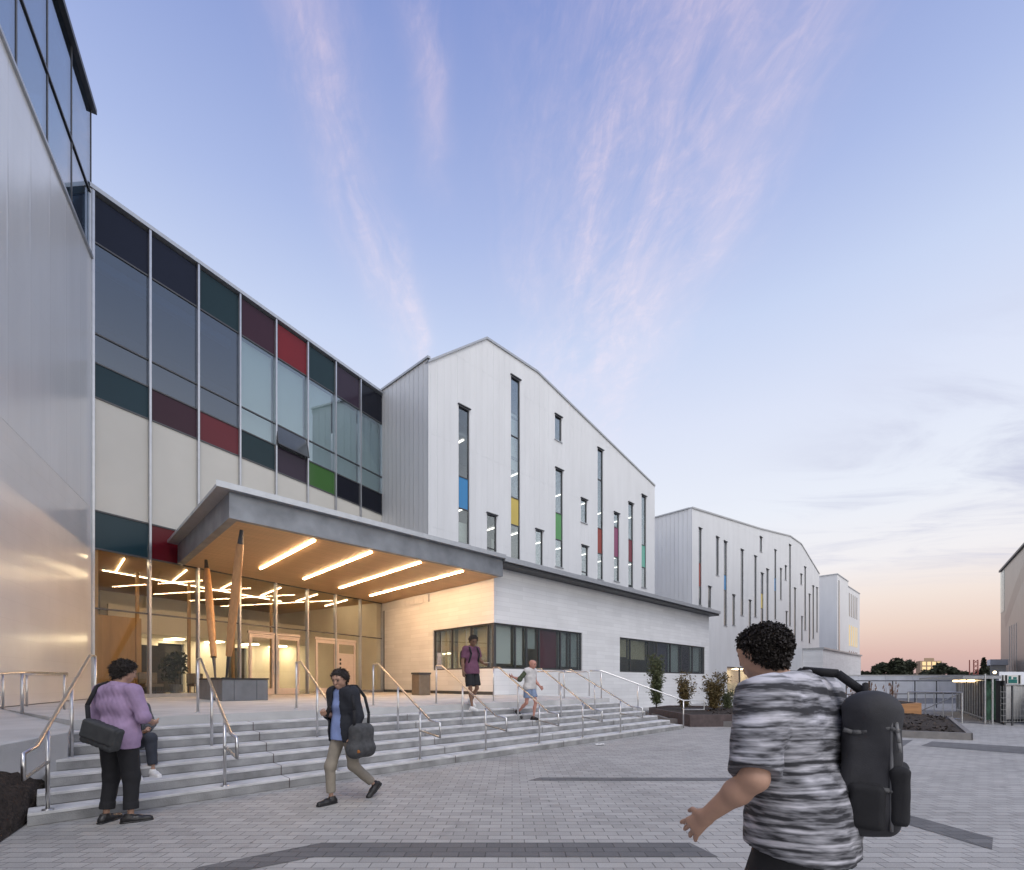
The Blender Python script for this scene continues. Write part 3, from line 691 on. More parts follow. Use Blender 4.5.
# the part of the corner window on the recessed side
f = MB(); cs = [PL+.17, onside(486), onside(469), onside(450), pA]
f.box(LS0+.06, LS0+.16, PL+.2, pA, zb1+.002, zb1+.06).box(LS0+.06, LS0+.16, PL+.2, pA, zt1-.06, zt1-.002)
for c in cs[1:]: f.box(LS0+.06, LS0+.16, c-.06, c, zb1+.06, zt1-.06)
wo = lw.part('window', f, M['frame'])
for q0, q1 in zip(cs[:-1], cs[1:]):
    lw.part('pane', MB().box(LS0+.1, LS0+.11, q0+.02, q1-.05, zb1+.06, zt1-.06), M['glass_win'], parent=wo)
    lw.part('blind', MB().box(LS0+.4, LS0+.41, q0+.2, q1-.1, zb1+.1, zt1-.05), M['blind_cream'], parent=wo)
lw.part('corner_post', MB().box(LS0+.05, LS0+.17, PL+.05, PL+.17, zb1+.002, zt1-.002), M['frame'])
lw.part('room', MB().box(LS0+.3, LS1-.2, PL+3.4, PL+3.5, 1, WZ-.1).box(LS0+.3, LS1-.2, PL+.6, PL+3.4, zt1+.3, zt1+.4).box(LS0+.3, LS1-.2, PL+.6, PL+3.4, zb1-.5, zb1-.4).box(LS1-.5, LS1-.4, PL+.4, PL+3.4, 2, 5), M['grey_int'])
for s in (15.5, 18.5, 21.5, 25, 28, 31): lw.part('ceiling_light', MB().box(s-.6, s+.6, PL+1.6, PL+1.7, zt1+.23, zt1+.29), M['led_mid'])

# ------------------------------------------------------------------ second gabled building, further along
W2 = [(223, 236, 172, 525, [(330, 440, 'brick', 'rust red')]), (302, 315, 212, 388, []), (338, 352, 232, 620, [(385, 455, 'blue', 'sky blue')]), (415, 428, 270, 572, []),
      (266, 280, 440, 538, []), (377, 389, 478, 618, []), (477, 488, 300, 580, []), (502, 513, 212, 280, []), (507, 519, 378, 640, [(470, 540, 'yellow', 'mustard yellow')]),
      (532, 543, 360, 600, []), (452, 463, 503, 625, []), (569, 578, 272, 590, [(400, 460, 'blue', 'sky blue')]), (595, 603, 358, 500, []), (617, 625, 345, 410, []),
      (636, 645, 248, 620, []), (659, 668, 447, 690, []), (688, 696, 383, 430, []), (706, 714, 350, 640, []), (726, 734, 475, 700, []), (743, 751, 437, 680, []),
      (761, 768, 445, 650, []), (692, 699, 578, 690, []), (621, 629, 555, 640, [])]
W2 = [(650+a/4.577, 650+b/4.577, 490+c/4.577, 490+d/4.577, [(490+p/4.577, 490+q/4.577, k, n) for p, q, k, n in sg], ()) for a, b, c, d, sg in W2]
g2 = Thing('gabled_building', 'larger white metal gabled building with many dark slot windows beyond the low wing', 'building', CAMP, (64, 19.5, 0))
prof3 = [(42.3, 17.5), (60.3, 19.65), (72, 21.3), (77.2, 21.3), (87.2, 18.6)]
wins = conv(W2, PG)
e0, _ = onp(727, PG); e1, _ = onp(800, PG)
g2.part('front_wall', wall_with_holes(prof3, [w[:4] for w in wins]+[(e0, e1, .02, 3.15)], PG, .16, 0), M['clad_x'])
g2.part('side_wall', MB().poly([(42.3, 46, 0), (42.3, PG, 0), (42.3, PG, 17.5), (42.3, 46, 17.5)]), M['clad_y'])
g2.part('far_side_wall', MB().poly([(87.2, PG, 0), (87.2, 46, 0), (87.2, 46, 18.6), (87.2, PG, 18.6)]), M['clad_y'])
rf = MB(); ed = MB()
for (a, za), (b, zb) in zip(prof3[:-1], prof3[1:]):
    rf.poly([(a, PG+.1, za-.02), (b, PG+.1, zb-.02), (b, 46, zb-.02), (a, 46, za-.02)])
    ed.prism([(a, za-.03), (b, zb-.03), (b, zb+.12), (a, za+.12)], PG-.08, PG+.25)
ed.box(42.22, 42.45, PG+.26, 46, 17.5, 17.62)
g2.part('roof', rf, M['galv']); g2.part('roof_edge', ed, M['galv'])
for w in wins: slot_window(g2, *w[:4], PG, w[4], M['slot_glass'])
ent = MB(); ent.box(e0, e1, PG+.06, PG+.2, 3.05, 3.15)
n = 7
for i in range(n+1):
    s = e0+(e1-e0)*i/n; ent.box(s-.08, s+.08, PG+.06, PG+.2, .02, 3.05)
en = g2.part('glazed_entrance', ent, M['frame'])
for i in range(n): g2.part('pane', MB().box(e0+(e1-e0)*i/n+.08, e0+(e1-e0)*(i+1)/n-.08, PG+.1, PG+.11, .02, 3.05), M['glass_lobby'], parent=en)
g2.part('foyer', MB().box(e0-1, e1+1, PG+5, PG+5.2, 0, 3.4).box(e0-1, e1+1, PG+.3, PG+5, 3.2, 3.4).box(e0-1.1, e0-1, PG+.3, PG+5, 0, 3.3), M['cream_wall'])
for i in range(5):
    s = e0+(e1-e0)*(i+.5)/5
    g2.part('ceiling_light', MB().box(s-1.2, s+1.2, PG+3.6, PG+4.0, 3.14, 3.19), M['led_in'])
    g2.part('ceiling_light', MB().box(s-1.2, s+1.2, PG+1.5, PG+1.62, 3.14, 3.19), M['led_in'])

b3 = Thing('tower_block', 'pale tower block with one tall dark slot window past the gabled building', 'building', CAMP, (103, 19.5, 0))
b3.part('wall', MB().box(99.3, 108.25, PG, 40, 0, 20.5), M['clad_x'])
b3.part('window', MB().box(100.3, 101.1, PG-.05, PG-.004, 1.8+3, 19.6), M['slot_glass'])
b3.part('roof_edge', MB().box(99.2, 108.3, PG-.1, 40, 20.5, 20.65), M['flash'])
b4 = Thing('tower_block', 'pale block of stacked slot windows with one lit storey, last in the row of buildings', 'building', CAMP, (114, 20, 0))
b4.part('wall', MB().box(108.3, 121.2, PG+.35, 40, 0, 19.9), M['clad_x'])
b4.part('roof_edge', MB().box(108.3, 121.3, PG+.25, 40, 19.9, 20.05), M['flash'])
for k in range(6):
    for (z0, z1, m) in ((14.3, 18.8, 'slot_glass'), (8.6, 12.6, 'lit_win2'), (4.8, 7.6, 'slot_glass')):
        s = 109.2+k*1.75
        b4.part('window', MB().box(s, s+.55, PG+.30, PG+.346, z0, z1), M[m])
pd = Thing('podium_wing', 'low pale grey podium in front of the far tower blocks', 'building', CAMP, (97, 17, 0))
pd.part('wall', MB().box(78, 104.8, 17, PG-.02, 0, 6.2), M['board_x'])
pd.part('roof_edge', MB().box(77.9, 105, 16.8, PG-.02, 6.2, 6.42), M['galv'])

# ------------------------------------------------------------------ right-hand building
rb = Thing('office_building', 'tan metal faced building rising behind the site kiosk', 'building', RIGHT, (0, 0, 0))
rbm = MB()
rbm.box(0, 70, 0.0, 26, 0, 17.5)
rb.part('wall', rbm, M['tan_metal'])
rb.part('roof_edge', MB().box(-.2, 70, -.2, 26, 17.5, 17.75), M['dark_trim'])
rb.part('corner_glazing', MB().box(-.03, 3.2, -.06, -.004, 11.5, 17.3), M['glass_win'])
cv = MB()
for k in range(24):      # curved fold in the metal skin
    a0_, a1_ = k/24, (k+1)/24
    q = lambda t: (4+26*t, 10.5+7*math.sin(t*math.pi/2))
    (xa, za), (xb, zb) = q(a0_), q(a1_)
    cv.poly([(xa, -.12, za), (xb, -.12, zb), (xb, -.003, zb-1.6), (xa, -.003, za-1.6)]); cv.poly([(xa, -.12, za), (xa, -.003, za+.02), (xb, -.003, zb+.02), (xb, -.12, zb)])
rb.part('curved_fold', cv, M['tan_metal'])
for x in (7, 8.6, 10.2, 11.8): rb.part('louvre', MB().box(x, x+.25, -.04, -.004, 2, 9), M['galv'])

# ------------------------------------------------------------------ handrails
def rail(s_top, s_bot, p_top=10.12, p_bot=7.3, label=''):
    r = .02; zb = 1/7
    T_ = Thing('handrail', label, 'handrail', CAMP, (s_bot, p_bot, zb), group='steel handrails of the steps')
    S_ = lambda p: s_bot+(s_top-s_bot)*(p-p_bot)/(p_top-p_bot)
    zr = lambda p: 1.02+(p-p_bot)*.385
    pe, px_, pt = 6.86, 6.44, 9.72
    pts = [(S_(p_top), p_top, 1.96), (S_(pt), pt, 1.955), (S_(pe), pe, .89), (S_(px_), px_, .87), (S_(px_), px_, .63), (S_(p_bot), p_bot, .67)]
    T_.part('rail', MB().tube(pts, r), M['steel'], smooth=True)
    T_.part('post', MB().rod((S_(p_top), p_top, 1.0), (S_(p_top), p_top, 1.965), r, n=12).rod((S_(p_top), p_top, 1.0), (S_(p_top), p_top, 1.012), .05, n=14), M['steel'], smooth=True)
    T_.part('post', MB().rod((s_bot, p_bot, zb), (s_bot, p_bot, zr(p_bot)), r, n=12).rod((s_bot, p_bot, zb), (s_bot, p_bot, zb+.012), .05, n=14), M['steel'], smooth=True)
    m = 8.46; T_.part('post', MB().rod((S_(m), m, 4/7), (S_(m), m, zr(m)), r, n=12), M['steel'], smooth=True)
RL = ['steel handrail at the steps end beside the dark soil bed', 'steel handrail rising past the grey planter box', 'steel handrail just behind the walker in the blue shirt',
      'steel handrail between the blue shirted walker and the man in shorts', 'steel handrail in front of the man in the plum T-shirt', 'steel handrail between the plum shirted man and the grey haired walker',
      'steel handrail just past the walker in denim shorts', 'last straight steel handrail before the splayed end one']
for i, (s, s2) in enumerate(zip((0.02, 1.73, 3.28, 4.84, 6.42, 8.05, 9.68, 11.4), (.57, 1.97, 3.7, 5.43, 7.2, 9.2, 11.0, 12.4))): rail(s2, s, label=RL[i])
T_ = Thing('handrail', 'splayed steel handrail at the planted end of the steps', 'handrail', CAMP, (14.9, 7.9, 0), group='steel handrails of the steps')
R0, R1 = Vector((13.5, 9.4, 1.93)), Vector((15.3, 7.35, .93)); R2 = R1+Vector((.75, -.85, 0))*.6
T_.part('rail', MB().tube([R0-Vector((.25, -.3, 0)), R0, R1, R2, R2-Vector((0, 0, .3)), R1-Vector((0, 0, .3))], .022), M['steel'], smooth=True)
T_.part('post', MB().rod((R1.x, R1.y, 0), tuple(R1), .022, n=12), M['steel'], smooth=True)
for f_, zz in ((.0, 1.0), (.45, .43)):
    q_ = R0.lerp(R1, f_); T_.part('post', MB().rod((q_.x, q_.y, zz), tuple(q_), .022, n=12), M['steel'], smooth=True)
# back-to-back rails set on the deck near the low wing
def deck_rail(s, p0, p1, label):
    T_ = Thing('handrail', label, 'handrail', CAMP, (s, p1, 1.0), group='steel handrails of the deck')
    T_.part('rail', MB().tube([(s, p0, 1.05), (s, p0, 1.88), (s, p0-.12, 1.92), (s, p1+.1, 1.92), (s, p1, 1.88), (s, p1, 1.05)], .02), M['steel'], smooth=True)
for s, lab in ((12.5, 'low steel hoop rail standing on the deck before the first wide window'), (13.9, 'low steel hoop rail at the deck end before the bare white wall')): deck_rail(s, 11.6, 10.2, lab)
# rails of the walkway along the metal wall
def walk_rail(pts, posts, label, z=.9):
    T_ = Thing('ramp_railing', label, 'railing', WORLD, (pts[0][0], pts[0][1], .9))
    tp = [(x, y, wz(x, y)+z) for x, y in pts]
    T_.part('rail', MB().tube(tp, .022), M['steel'], smooth=True)
    for x, y in posts: T_.part('post', MB().rod((x, y, wz(x, y)), (x, y, wz(x, y)+z), .022, n=10), M['steel'], smooth=True)
walk_rail([(-7.1, 5.0), (-8.6, 8.4), (-9.0, 9.6)], [(-7.85, 6.7), (-8.55, 8.29), (-9.0, 9.55)], 'steel railing along the outer edge of the walkway', .72)
walk_rail([(-8.75, 6.2), (-10.55, 9.9)], [(-9.25, 7.22), (-10.5, 9.8)], 'steel railing close to the satin metal wall', .72)
walk_rail([(-10.9, 10.6), (-11.6, 12.4)], [(-10.95, 10.72), (-11.55, 12.27)], 'short steel railing by the corner of glass and metal walls', .72)

# bin, litter
bx = CAMP.loc(-3.75, 19.6)
tb = Thing('litter_bin', 'squat bronze litter bin against the warm lit wall under the corner window', 'bin', CAMP, (bx[0], bx[1], 1.0))
tb.part('body', MB().box(bx[0]-.28, bx[0]+.28, bx[1]-.28, bx[1]+.28, 1.02, 1.86), M['bin'], bevel=.03)
tb.part('lid', MB().box(bx[0]-.3, bx[0]+.3, bx[1]-.3, bx[1]+.3, 1.862, 1.94), M['dark_trim'], bevel=.02)
def scrap(X, Y, z, lab):
    mb = MB()
    for i in range(4):
        for j in range(3):
            pass
    pts = [[(X+.055*i+random.uniform(-.01, .01), Y+.06*j+random.uniform(-.01, .01), z+.008+random.uniform(0, .03)) for j in range(4)] for i in range(5)]
    for i in range(4):
        for j in range(3): mb.poly([pts[i][j], pts[i+1][j], pts[i+1][j+1], pts[i][j+1]])
    o = mb.build('paper_scrap', M['paper'], None, (X, Y, z)); o.location = (X, Y, z); tag(o, lab, 'litter')
scrap(2.05, 11.6, 0, 'crumpled white paper lying on the pavers below the steps')
q = CAMP.w(14.6, 7.5); scrap(q.x, q.y, 1/7, 'white paper scrap on the lowest step beside the splayed handrail')

# ------------------------------------------------------------------ planting on the right
bed = [(5.9, 17.9), (8.2, 15.8), (10.3, 13.75), (12.2, 12.75), (17.3, 18.9), (12.5, 21.5), (9.4, 22.2), (6.4, 22.6)]
bm = MB(); n = len(bed); cc = (sum(p[0] for p in bed)/n, sum(p[1] for p in bed)/n)
sh = lambda p, f: (cc[0]+(p[0]-cc[0])*f, cc[1]+(p[1]-cc[1])*f)
rings = [(1., .15), (.985, .17), (.8, .3), (.5, .36), (.2, .38)]
ringpts = []
for f, z in rings:
    row = []
    for k in range(n):
        for t in np.linspace(0, 1, 6, endpoint=False):
            a = bed[k]; b = bed[(k+1) % n]; p = (a[0]*(1-t)+b[0]*t, a[1]*(1-t)+b[1]*t); p = sh(p, f)
            row.append((p[0], p[1], z+(random.uniform(-.03, .03) if f < .98 else 0)))
    ringpts.append(row)
for A, B in zip(ringpts[:-1], ringpts[1:]):
    for k in range(len(A)): bm.poly([A[k], A[(k+1) % len(A)], B[(k+1) % len(A)], B[k]])
bm.poly(ringpts[-1])
struct('planting_bed', bm, M['soil'])
kb = MB()
for k in range(n):
    a = Vector((*bed[k], 0)); b = Vector((*bed[(k+1) % n], 0)); d = (b-a).normalized(); nn = Vector((d.y, -d.x, 0))*.12
    kb.slab([((a-d*.0)[0], a[1]), (a[0]+nn.x-d.x*.06, a[1]+nn.y-d.y*.06), (b[0]+nn.x+d.x*.06, b[1]+nn.y+d.y*.06), (b[0], b[1])], 0, .19)
struct('kerb', kb, mat('bed_kerb', (.2, .19, .185), .8))
chips = MB(); random.seed(31)
for _ in range(2600):
    f = math.sqrt(random.random())*.97; k = random.randrange(n); t_ = random.random(); a = bed[k]; b = bed[(k+1) % n]
    q = sh((a[0]*(1-t_)+b[0]*t_, a[1]*(1-t_)+b[1]*t_), f); z_ = np.interp(f, [.2, .5, .8, .985], [.38, .36, .3, .17])+.015
    c_ = Vector((q[0], q[1], z_)); u_ = Vector((random.gauss(0, 1), random.gauss(0, 1), random.gauss(0, .35))).normalized()*random.uniform(.03, .08); w_ = u_.cross(Vector((random.gauss(0, .4), random.gauss(0, .4), 1))).normalized()*random.uniform(.012, .03)
    chips.poly([c_-u_-w_, c_+u_-w_, c_+u_+w_, c_-u_+w_])
struct('mulch_chips', chips, mat('bark_chips', (.055, .042, .034), .9, var=.6, scale=7), kind='stuff')
# timber edged bed at the foot of the low wing
tbx = Thing('timber_planter', 'dark timber edged planter along the foot of the low white wing', 'planter', CAMP, (18.6, 10.5, 0))
q = [CAMP.loc(*gp(649, 717)), CAMP.loc(*gp(690, 727)), CAMP.loc(9.6, 16.6), CAMP.loc(11.5, 21.6), CAMP.loc(7.6, 22.9)]
def ring_wall(pts, t, z0, z1):
    mb = MB(); m = len(pts)
    for k in range(m):
        a = Vector(pts[k]); b = Vector(pts[(k+1) % m]); d = (b-a).normalized(); nn = Vector((-d.y, d.x))*t
        mb.slab([tuple(a), tuple(b), tuple(b+nn), tuple(a+nn)], z0, z1+.002*k)
    return mb
ar = sum(q[k][0]*q[(k+1) % 5][1]-q[(k+1) % 5][0]*q[k][1] for k in range(5))
if ar < 0: q = q[::-1]
tbx.part('timber_edge', ring_wall(q, .09, 0, .42), M['dark_timber'])
tbx.part('soil', MB().poly([(x, y, .36) for x, y in q]), M['soil'])
def shrub(X, Y, z, h, w, m, lab, seed, twigs=10):
    twigs = int(twigs*1.2)
    random.seed(seed)
    T_ = Thing('shrub', lab, 'shrub', WORLD, (X, Y, z), group='young shrubs by the low wing')
    st = MB(); lf = MB()
    for k in range(twigs):
        a = random.random()*6.28; lean = random.uniform(.05, 1)*w*.5; hh = h*random.uniform(.55, 1.)
        tip = (X+math.cos(a)*lean, Y+math.sin(a)*lean, z+hh)
        mid = (X+math.cos(a)*lean*.35, Y+math.sin(a)*lean*.35, z+hh*.5)
        st.rod((X, Y, z-.02), mid, .012, .009, 5).rod(mid, tip, .009, .003, 5)
        for q_ in range(int(26*h)):
            t = random.uniform(.15, 1)
            p = Vector(mid).lerp(Vector(tip), (t-.5)*2) if t > .5 else Vector((X, Y, z)).lerp(Vector(mid), t*2)
            leafy(lf, p+Vector((random.gauss(0, .075), random.gauss(0, .075), 0)), .11, .11, 4, .05)
    T_.part('stem', st, M['bark']); T_.part('foliage', lf, m)
shrub(6.35, 20.9, .36, 2.5, .75, M['leaf_a'], 'tall slim green shrub before the second wide window', 1, 16)
shrub(7.3, 20.2, .36, 1.65, .9, M['leaf_b'], 'bronze leaved shrub behind the splayed handrail loop', 2, 14)
shrub(8.55, 20.1, .36, 1.7, 1.0, M['leaf_b'], 'dense rusty bush below the far end of the low wing', 3, 22)
shrub(9.6, 21.2, .36, .9, .8, M['leaf_a'], 'small thin green shrub before the lit far entrance', 4, 10)
random.seed(11)
# honey coloured timber planter with reeds
ht = Thing('timber_planter', 'honey coloured timber planter glowing under the reeds', 'planter', WORLD, (14.6, 18.9, 0))
h0, h1 = (13.2, 18.8), (15.95, 18.55)
ht.part('timber_edge', MB().slab([(12.2, 18.95), (15.95, 18.5), (16.5, 20.4), (12.6, 21)], 0, lambda x, y: .45+(x-12.2)*.075), M['corten'])
ht.part('soil', MB().slab([(12.4, 19.1), (15.85, 18.68), (16.3, 20.2), (12.75, 20.8)], .3, lambda x, y: .47+(x-12.2)*.075), M['soil'])
for i in range(9):
    X, Y = 12.9+i*.36+random.uniform(-.1, .1), 19.4+random.uniform(-.2, .5)
    zb_ = .45+(X-12.2)*.075
    mb = MB()
    for k in range(26):
        a = random.random()*6.28; ln = random.uniform(.35, .8); l = random.uniform(.02, .22)
        p0 = Vector((X+math.cos(a)*.04, Y+math.sin(a)*.04, zb_)); p1 = p0+Vector((math.cos(a)*l, math.sin(a)*l, ln))
        w_ = Vector((-math.sin(a), math.cos(a), 0))*.008
        mb.poly([p0-w_, p0+w_, p1+w_*.3, p1-w_*.3])
        if k % 3 == 0: mb.rod(p1, p1+Vector((0, 0, .12)), .02, .008, 5)
    o = mb.build('reed_clump', M['reed'], None, (X, Y, zb_)); o.location = (X, Y, zb_)
    tag(o, 'rust coloured clump of dry reeds growing in the honey timber planter', 'reeds', 'reed clumps in the honey planter')

# hoarding, rail fence, bike shelter, kiosk ------------------------------------------------
hd = Thing('hoarding', 'long pale site hoarding in front of the dark tree line', 'fence', WORLD, (46, 46, 0))
for i in range(12):
    x = 31+i*2.6
    hd.part('panel', MB().box(x, x+2.57, 46, 46.06, -.02, 2.15), M['hoarding'])
hd.part('top_rail', MB().box(31, 62.2, 45.97, 46.1, 2.152, 2.24), M['white_paint'])
rfn = Thing('rail_fence', 'thin dark rail fence standing in front of the pale hoarding', 'fence', WORLD, (22, 28, 0))
rfn.part('rail', MB().rod((19.0, 27, 1.62), (27.2, 29, 1.62), .03, n=6).rod((19.0, 27, .85), (27.2, 29, .85), .025, n=6), M['dark_trim'])
for k in range(6):
    t = k/5; rfn.part('post', MB().rod((19+8.2*t, 27+2*t, -.02), (19+8.2*t, 27+2*t, 1.62), .03, n=6), M['dark_trim'])
# cage like bike shelter
bs = Thing('bike_shelter', 'steel barred bike shelter with lamps under its flat roof', 'shelter', WORLD, (18.5, 20, 0))
A = Vector((17.5, 17.3, 0)); B = Vector((23.4, 25.0, 0))
K = 15
for k in range(K+1):
    p = A.lerp(B, k/K); bs.part('post', MB().rod((p.x, p.y, 0), (p.x, p.y, 1.66), .03, n=6), M['galv'])
bs.part('rail', MB().rod(A+Vector((0, 0, 1.62)), B+Vector((0, 0, 1.62)), .03, n=6).rod(A+Vector((0, 0, .12)), B+Vector((0, 0, .12)), .025, n=6), M['galv'])
nB = Vector((-(B-A).y, (B-A).x, 0)).normalized()
cage = MB()
for k in range(46):
    p = A.lerp(B, (k+.5)/46)-nB*.5*0+Vector((.25, -.2, 0))
    cage.rod((p.x, p.y, 0), (p.x, p.y, 1.6), .04, n=4)
bs.part('bar_screen', cage, M['dark_trim'])
bs.part('back_screen', MB().slab([(A.x+1.2, A.y-.6), (A.x+1.26, A.y-.65), (B.x+1.8, B.y-1.1), (B.x+1.7, B.y-1.0)], 0, 1.5), M['dark_int'])
c1, c2 = A+(B-A)*.02-nB*.1, B+nB*.9
bs.part('roof', MB().slab([(A.x+.2, A.y-.1), (B.x+1.2, B.y-.6), (B.x-1.2, B.y+.9), (A.x-.5, A.y+.6)], 1.67, 1.78), M['galv'])
for k, t in enumerate((.35, .6, .85)):
    p = A.lerp(B, t)+Vector((-.15, .1, 0)); d = (B-A).normalized()*.75
    bs.part('lamp', MB().rod(p-d+Vector((0, 0, 1.6)), p+d+Vector((0, 0, 1.6)), .05, n=8), M['lamp'])
# grey gate frame next to it
gt = Thing('metal_gate', 'pale grey metal gate with diagonal brace beside the honey timber planter', 'gate', WORLD, (16.6, 18.4, 0))
fr = MB(); a = Vector((16.1, 19.3, 0)); b = Vector((17.0, 17.95, 0)); z = Vector((0, 0, 1.15))
gt.part('frame', fr.rod(a, a+z, .03, n=6).rod(b, b+z, .03, n=6).rod(a+z, b+z, .03, n=6).rod(a+Vector((0, 0, .15)), b+Vector((0, 0, .15)), .02, n=6).rod(a+Vector((0, 0, .15)), b+z, .02, n=6), M['galv'])
for k in range(1, 6):
    p = a.lerp(b, k/6); gt.part('bar', MB().rod(p+Vector((0, 0, .15)), p+z, .014, n=5), M['galv'])
# kiosk
kx = Thing('site_kiosk', 'white site kiosk with a teal and black sign on its upper band', 'kiosk', WORLD, (20.5, 18.6, 0))
kx.part('wall', MB().slab([(18.55, 18.1), (25, 19.2), (27.5, 22), (21.9, 21.2)], 0.05, 1.44), M['white_paint'])
kx.part('plinth', MB().slab([(18.5, 18.05), (25, 19.15), (27.6, 22.1), (21.95, 21.3)], 0, .12), M['dark_trim'])
kx.part('upper_band', MB().slab([(18.5, 18.04), (25, 19.12), (27.5, 22), (21.9, 21.2)], 1.441, 1.94), M['hoarding'])
sg = MB(); e = Vector((25-18.2, 19.12-18.02, 0)).normalized(); no = Vector((e.y, -e.x, 0)); o0 = Vector((18.5, 18.04, 0))
def plate(mb, u0, u1, z0, z1, dp):
    a = o0+e*u0+no*dp; b = o0+e*u1+no*dp; c = b-no*.016; d = a-no*.016
    mb.slab([tuple(a[:2]), tuple(b[:2]), tuple(c[:2]), tuple(d[:2])], z0, z1); return mb
si = kx.part('sign', plate(MB(), .08, 1.0, 1.48, 1.82, .02), M['white_paint'])
letters = MB()
for u0, u1 in ((.10, .17), (.24, .34), (.86, .95)): plate(letters, u0, u1, 1.49, 1.81, .028)
kx.part('lettering', letters, M['black'], parent=si)
tl = MB(); plate(tl, .39, .80, 1.51, 1.65, .028); plate(tl, .41, .53, 1.66, 1.77, .028); plate(tl, .62, .78, 1.66, 1.74, .028)
kx.part('emblem', tl, mat('teal_sign', srgb(30, 110, 105), .5), parent=si)
bnr = Thing('mesh_banner', 'tall green printed banner hanging at the kiosk corner', 'banner', WORLD, (17.95, 17.7, 0))
bm_ = MB().slab([(17.45, 17.5), (18.05, 17.72), (18.04, 17.76), (17.44, 17.54)], .15, 1.75)
bnr.part('cloth', bm_, mat('green_banner', srgb(52, 82, 66), .8, var=.7, scale=5)); bnr.part('pole', MB().rod((17.43, 17.5, 0), (17.43, 17.5, 1.85), .03, n=8), M['galv'])
fn = Thing('mesh_fence', 'low wire mesh fence with dark posts in front of the site kiosk', 'fence', WORLD, (19.5, 16.6, 0))
for x in (17.75, 19.95, 22.15): fn.part('post', MB().rod((x, 16.9+(x-18.2)*.1, 0), (x, 16.9+(x-18.2)*.1, 1.42), .03, n=8), M['dark_trim'])
wr = MB()
for z in np.arange(.15, 1.41, .21): wr.rod((17.3, 16.81, z), (24, 17.48, z), .006, n=4)
for k in range(60): wr.rod((17.3+k*.11, 16.81+k*.011, .12), (17.3+k*.11, 16.81+k*.011, 1.41), .004, n=4)
fn.part('wire_mesh', wr, M['galv'])
lmp = Thing('lamp_post', 'short lamp post with a bright round lamp behind the kiosk', 'lamp', WORLD, (25.0, 24.6, 0))
lmp.part('post', MB().rod((25.0, 24.6, -.02), (25.0, 24.6, 1.95), .04, .03, 8), M['dark_trim'])
lamp = MB()
for k in range(5):
    a0_, a1_ = -math.pi/2+k*math.pi/5, -math.pi/2+(k+1)*math.pi/5
    lamp.rod((25.0, 24.6, 2.05+.075*math.sin(a0_)), (25.0, 24.6, 2.05+.075*math.sin(a1_)), max(.001, .075*math.cos(a0_)), max(.001, .075*math.cos(a1_)), 10, caps=False)
lmp.part('lamp', lamp, glow('bright_lamp', (1, .8, .5), 5))
# white hut behind, far block, mast
hut = Thing('site_hut', 'small white site hut standing behind the hoarding near the tan building', 'hut', WORLD, (62, 60, 0))
hut.part('wall', MB().slab([(60.4, 60), (62.4, 60), (64.4, 62.2), (62.6, 62.2)], 0, 3.7), M['white_paint']); hut.part('roof', MB().slab([(60.2, 59.8), (62.5, 59.8), (64.7, 62.4), (62.4, 62.4)], 3.7, 4.4), M['hoarding'])
ab = Thing('apartment_block', 'distant apartment block glowing orange above the tree line', 'building', WORLD, (180, 210, 0))
ab.part('wall', MB().slab([(180.5, 210), (190, 210), (195.5, 217), (184.5, 217)], 0, 10.9), M['far_wall']); ab.part('penthouse', MB().slab([(183, 211), (187.5, 211), (191, 215), (187, 215)], 10.9, 12.2), M['far_wall'])
for f_ in range(4):
    for k in range(4):
        ab.part('window', MB().box(181.4+k*2.2, 182.9+k*2.2, 209.9, 209.99, 2.3+f_*2.2, 3.9+f_*2.2), M['lit_win'])
mast = Thing('crane_mast', 'thin red lattice mast rising above the distant trees', 'mast', WORLD, (97, 100, 0))
mm = MB()
for sx in (-.45, .45):
    for sy in (-.45, .45): mm.rod((97.2+sx, 100+sy, 0), (97.2+sx, 100+sy, 6.2), .09, n=4)
for k in range(7): mm.rod((96.75, 99.55, k*.9), (97.65, 99.55, (k+1)*.9-.1), .06, n=4).rod((97.65, 99.55, k*.9), (96.75, 99.55, (k+1)*.9-.1), .05, n=4)
mast.part('lattice', mm, mat('red_mast', (.25, .06, .045), .6))

def tree(X, Y, h, r, lab, seed, blobs=9, leaf=.5, n=150, conifer=False, group='trees beyond the hoarding'):
    random.seed(seed)
    T_ = Thing('pine_tree' if conifer else 'tree', lab, 'tree', WORLD, (X, Y, 0), group=group)
    tr = MB().rod((X, Y, -.1), (X, Y, h*.6), h*.03, h*.015, 7)
    lf = MB()
    if conifer:
        for k in range(10):
            t = k/9; leafy(lf, (X, Y, h*(.15+.82*t)), r*(1-t)*.9+.15, h*.08, n, leaf)
    else:
        for k in range(blobs):
            a = random.random()*6.28; d = r*random.uniform(.2, .75); c = (X+math.cos(a)*d, Y+math.sin(a)*d, h*random.uniform(.45, .82))
            tr.rod((X, Y, h*.35), c, h*.012, h*.004, 5)
            leafy(lf, c, r*random.uniform(.32, .5), h*random.uniform(.14, .2), n, leaf)
    T_.part('trunk', tr, M['bark']); T_.part('crown', lf, M['leaf_far'])
tree(92.5, 120, 6.9, 2.6, 'round dark tree, first beside the last tower block', 21)
tree(95.6, 118, 7.6, 3.0, 'taller dark round tree, second from the last tower block', 22)
tree(99.0, 121, 7.3, 3.0, 'broad dark tree nearest the distant apartment block', 23)
tree(90.0, 122, 4.6, 2.0, 'low dark bush-like tree at the edge of the last tower block', 24)
tree(99.8, 100.5, 6.4, 1.3, 'narrow dark conifer beside the red mast', 25, conifer=True, leaf=.35, n=90)
